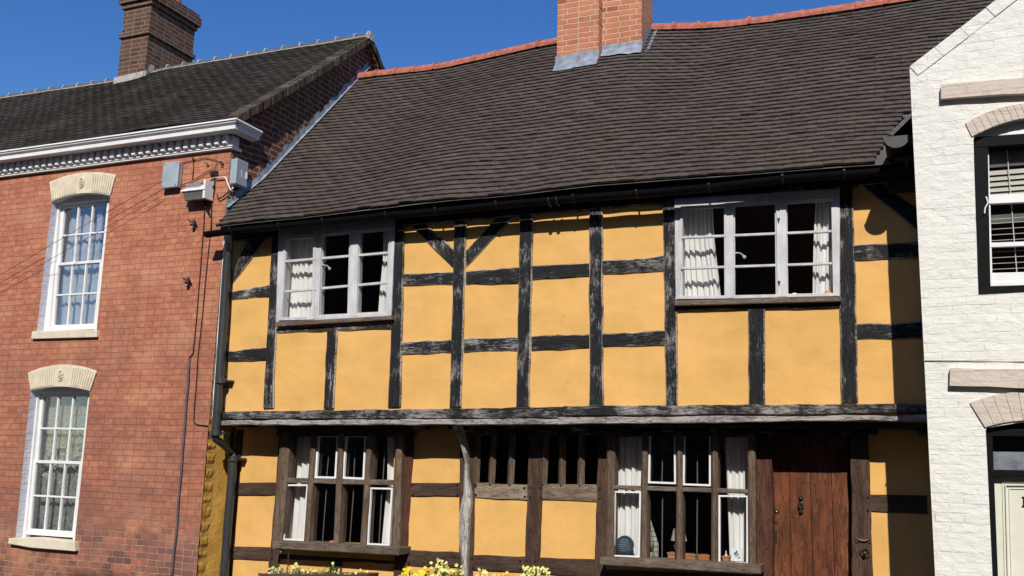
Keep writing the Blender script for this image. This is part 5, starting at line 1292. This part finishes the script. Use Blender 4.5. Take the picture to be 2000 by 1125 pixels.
m = MB(); m.box((x0, YS+.07, W(1940, 327, YS+.07).z), (x1, YS+.08, zt)); m.box((x0, YS+.07, W(1940, 436, YS+.07).z), (x1, YS+.08, W(1940, 420, YS+.07).z)); m.build('blind_headbox', M_FOG, wn)
m = MB()
xs_ = W(1977, 400, YS+.06).x; m.tube([(xs_-.01, YS+.062, zt), (xs_+.0, YS+.062, zb_)], .0035, 5); m.build('blind_cord', M_WHITE, wn)
m = MB(); p = W(1926, 384, YB-.01); m.tube([p, p+Vector((.01, -.01, -.05)), p+Vector((-.012, -.012, -.09)), p+Vector((-.018, -.01, -.13))], .005, 5); m.build('sash_cord_end', M_WHITE, wn)
room(.15, 5.5, YS+.16, 2.5, .3, 4.9, WH)
# door
YDR = YWH+.05
fr = MB(); fr.poly([(1925, 837), (1938, 837), (1950, 1140), (1938, 1140)], YDR, .12)
fr.poly([(1925, 837), (2110, 840), (2110, 854), (1925, 852)], YDR-.004, .12); fr.poly([(1935, 917), (2110, 920), (2110, 934), (1935, 931)], YDR-.003, .12)
dw = fr.build('door_frame', M_BLACK, WH, bevel=.005, label='black door frame with a shallow fanlight')
m = MB(); m.poly([(1936, 850), (2110, 852), (2110, 922), (1936, 920)], YDR+.05, .004); m.build('fanlight', M_GLASS, dw)
m = MB(); m.poly([(1930, 882), (2110, 884), (2110, 925), (1930, 923)], YDR+.10, .01); m.build('fanlight_net', M_LEAD, dw)
m = MB(); m.poly([(1941, 931), (2110, 934), (2125, 1500), (1958, 1500)], YDR+.06, .045)
dr = m.build('door', M_CREAMD, WH, label='cream panelled front door with a black letter')
m = MB()
for i, (o, y_) in enumerate(((0, -.008), (6, -.018), (13, -.008))):
    m.poly([(1957+o, 940+o), (2110, 941+o), (2110, 943.5+o), (1957+o, 942.5+o)], YDR+.06+y_, -y_); m.poly([(1957+o, 940+o), (1959.5+o, 940+o), (1969+o, 1300), (1966.5+o, 1300)], YDR+.06+y_-.001, -y_)
m.build('panel_moulding', M_CREAMD, dr, bevel=.002)
m = MB()
for q in ([(1998.5, 971), (2003, 971), (2003, 989), (1998.5, 989)], [(1996, 970), (2006, 970), (2006, 972.5), (1996, 972.5)], [(1996, 987.5), (2006, 987.5), (2006, 990), (1996, 990)]): m.poly(q, YDR+.052, .008)
m.build('door_letter', M_BLACK, dr)
# ================================================================== ADDED HOUSES OPPOSITE (unseen behind the camera; block sky light, reflect in panes)
def added_far_house(x0, x1, h, mat, label):
    t = thing('sky_blocking_house', ((x0+x1)/2, -13, .13), label, 'house', 'added houses across the street that block sky light')
    Y = -13.0; hs = []; nb = max(2, int((x1-x0)/2.4))
    for i in range(nb):
        cx = x0+(i+.5)*(x1-x0)/nb
        for z in (1.0, 4.0): hs.append((cx-.5, z, cx+.5, z+1.5))
    m = MB()
    m.box((x0, Y-6, .1), (x1, Y, h)); wl = m.build('wall', mat, t)
    for a, z, b, z2 in hs:
        m = MB(); m.box((a-.07, Y, z-.07), (b+.07, Y+.04, z2+.07)); wv = m.build('window', M_WHITE, t)
        m = MB(); m.box((a, Y+.03, z), (b, Y+.045, (z+z2)/2-.03)); m.box((a, Y+.03, (z+z2)/2+.03), (b, Y+.045, z2)); m.build('pane', M_INT, wv)
    m = MB(); m.add([(x0, Y+.3, h), (x1, Y+.3, h), (x1, Y-3, h+2.2), (x0, Y-3, h+2.2), (x0, Y-6.3, h), (x1, Y-6.3, h)], [[0, 1, 2, 3], [3, 2, 5, 4], [0, 3, 4], [1, 5, 2]]); m.build('roof', M_TILE2, t)
    m = MB(); m.box((x0+.3, Y-3.5, h+1.2), (x0+1.2, Y-2.8, h+3.2)); m.build('chimney', M_CH1, t)
added_far_house(-22, -13, 10.2, M_REDSH, 'added sky-blocking red brick terrace across the street at the left end')
added_far_house(-13, -4.5, 9.8, M_REDSH, 'added sky-blocking dark brick terrace across the street, left of centre')
added_far_house(-4.5, 4, 10.4, M_RED, 'added sky-blocking red brick terrace directly across the street')
added_far_house(4, 16, 10.0, M_REDSH, 'added sky-blocking dark brick terrace across the street at the right end')
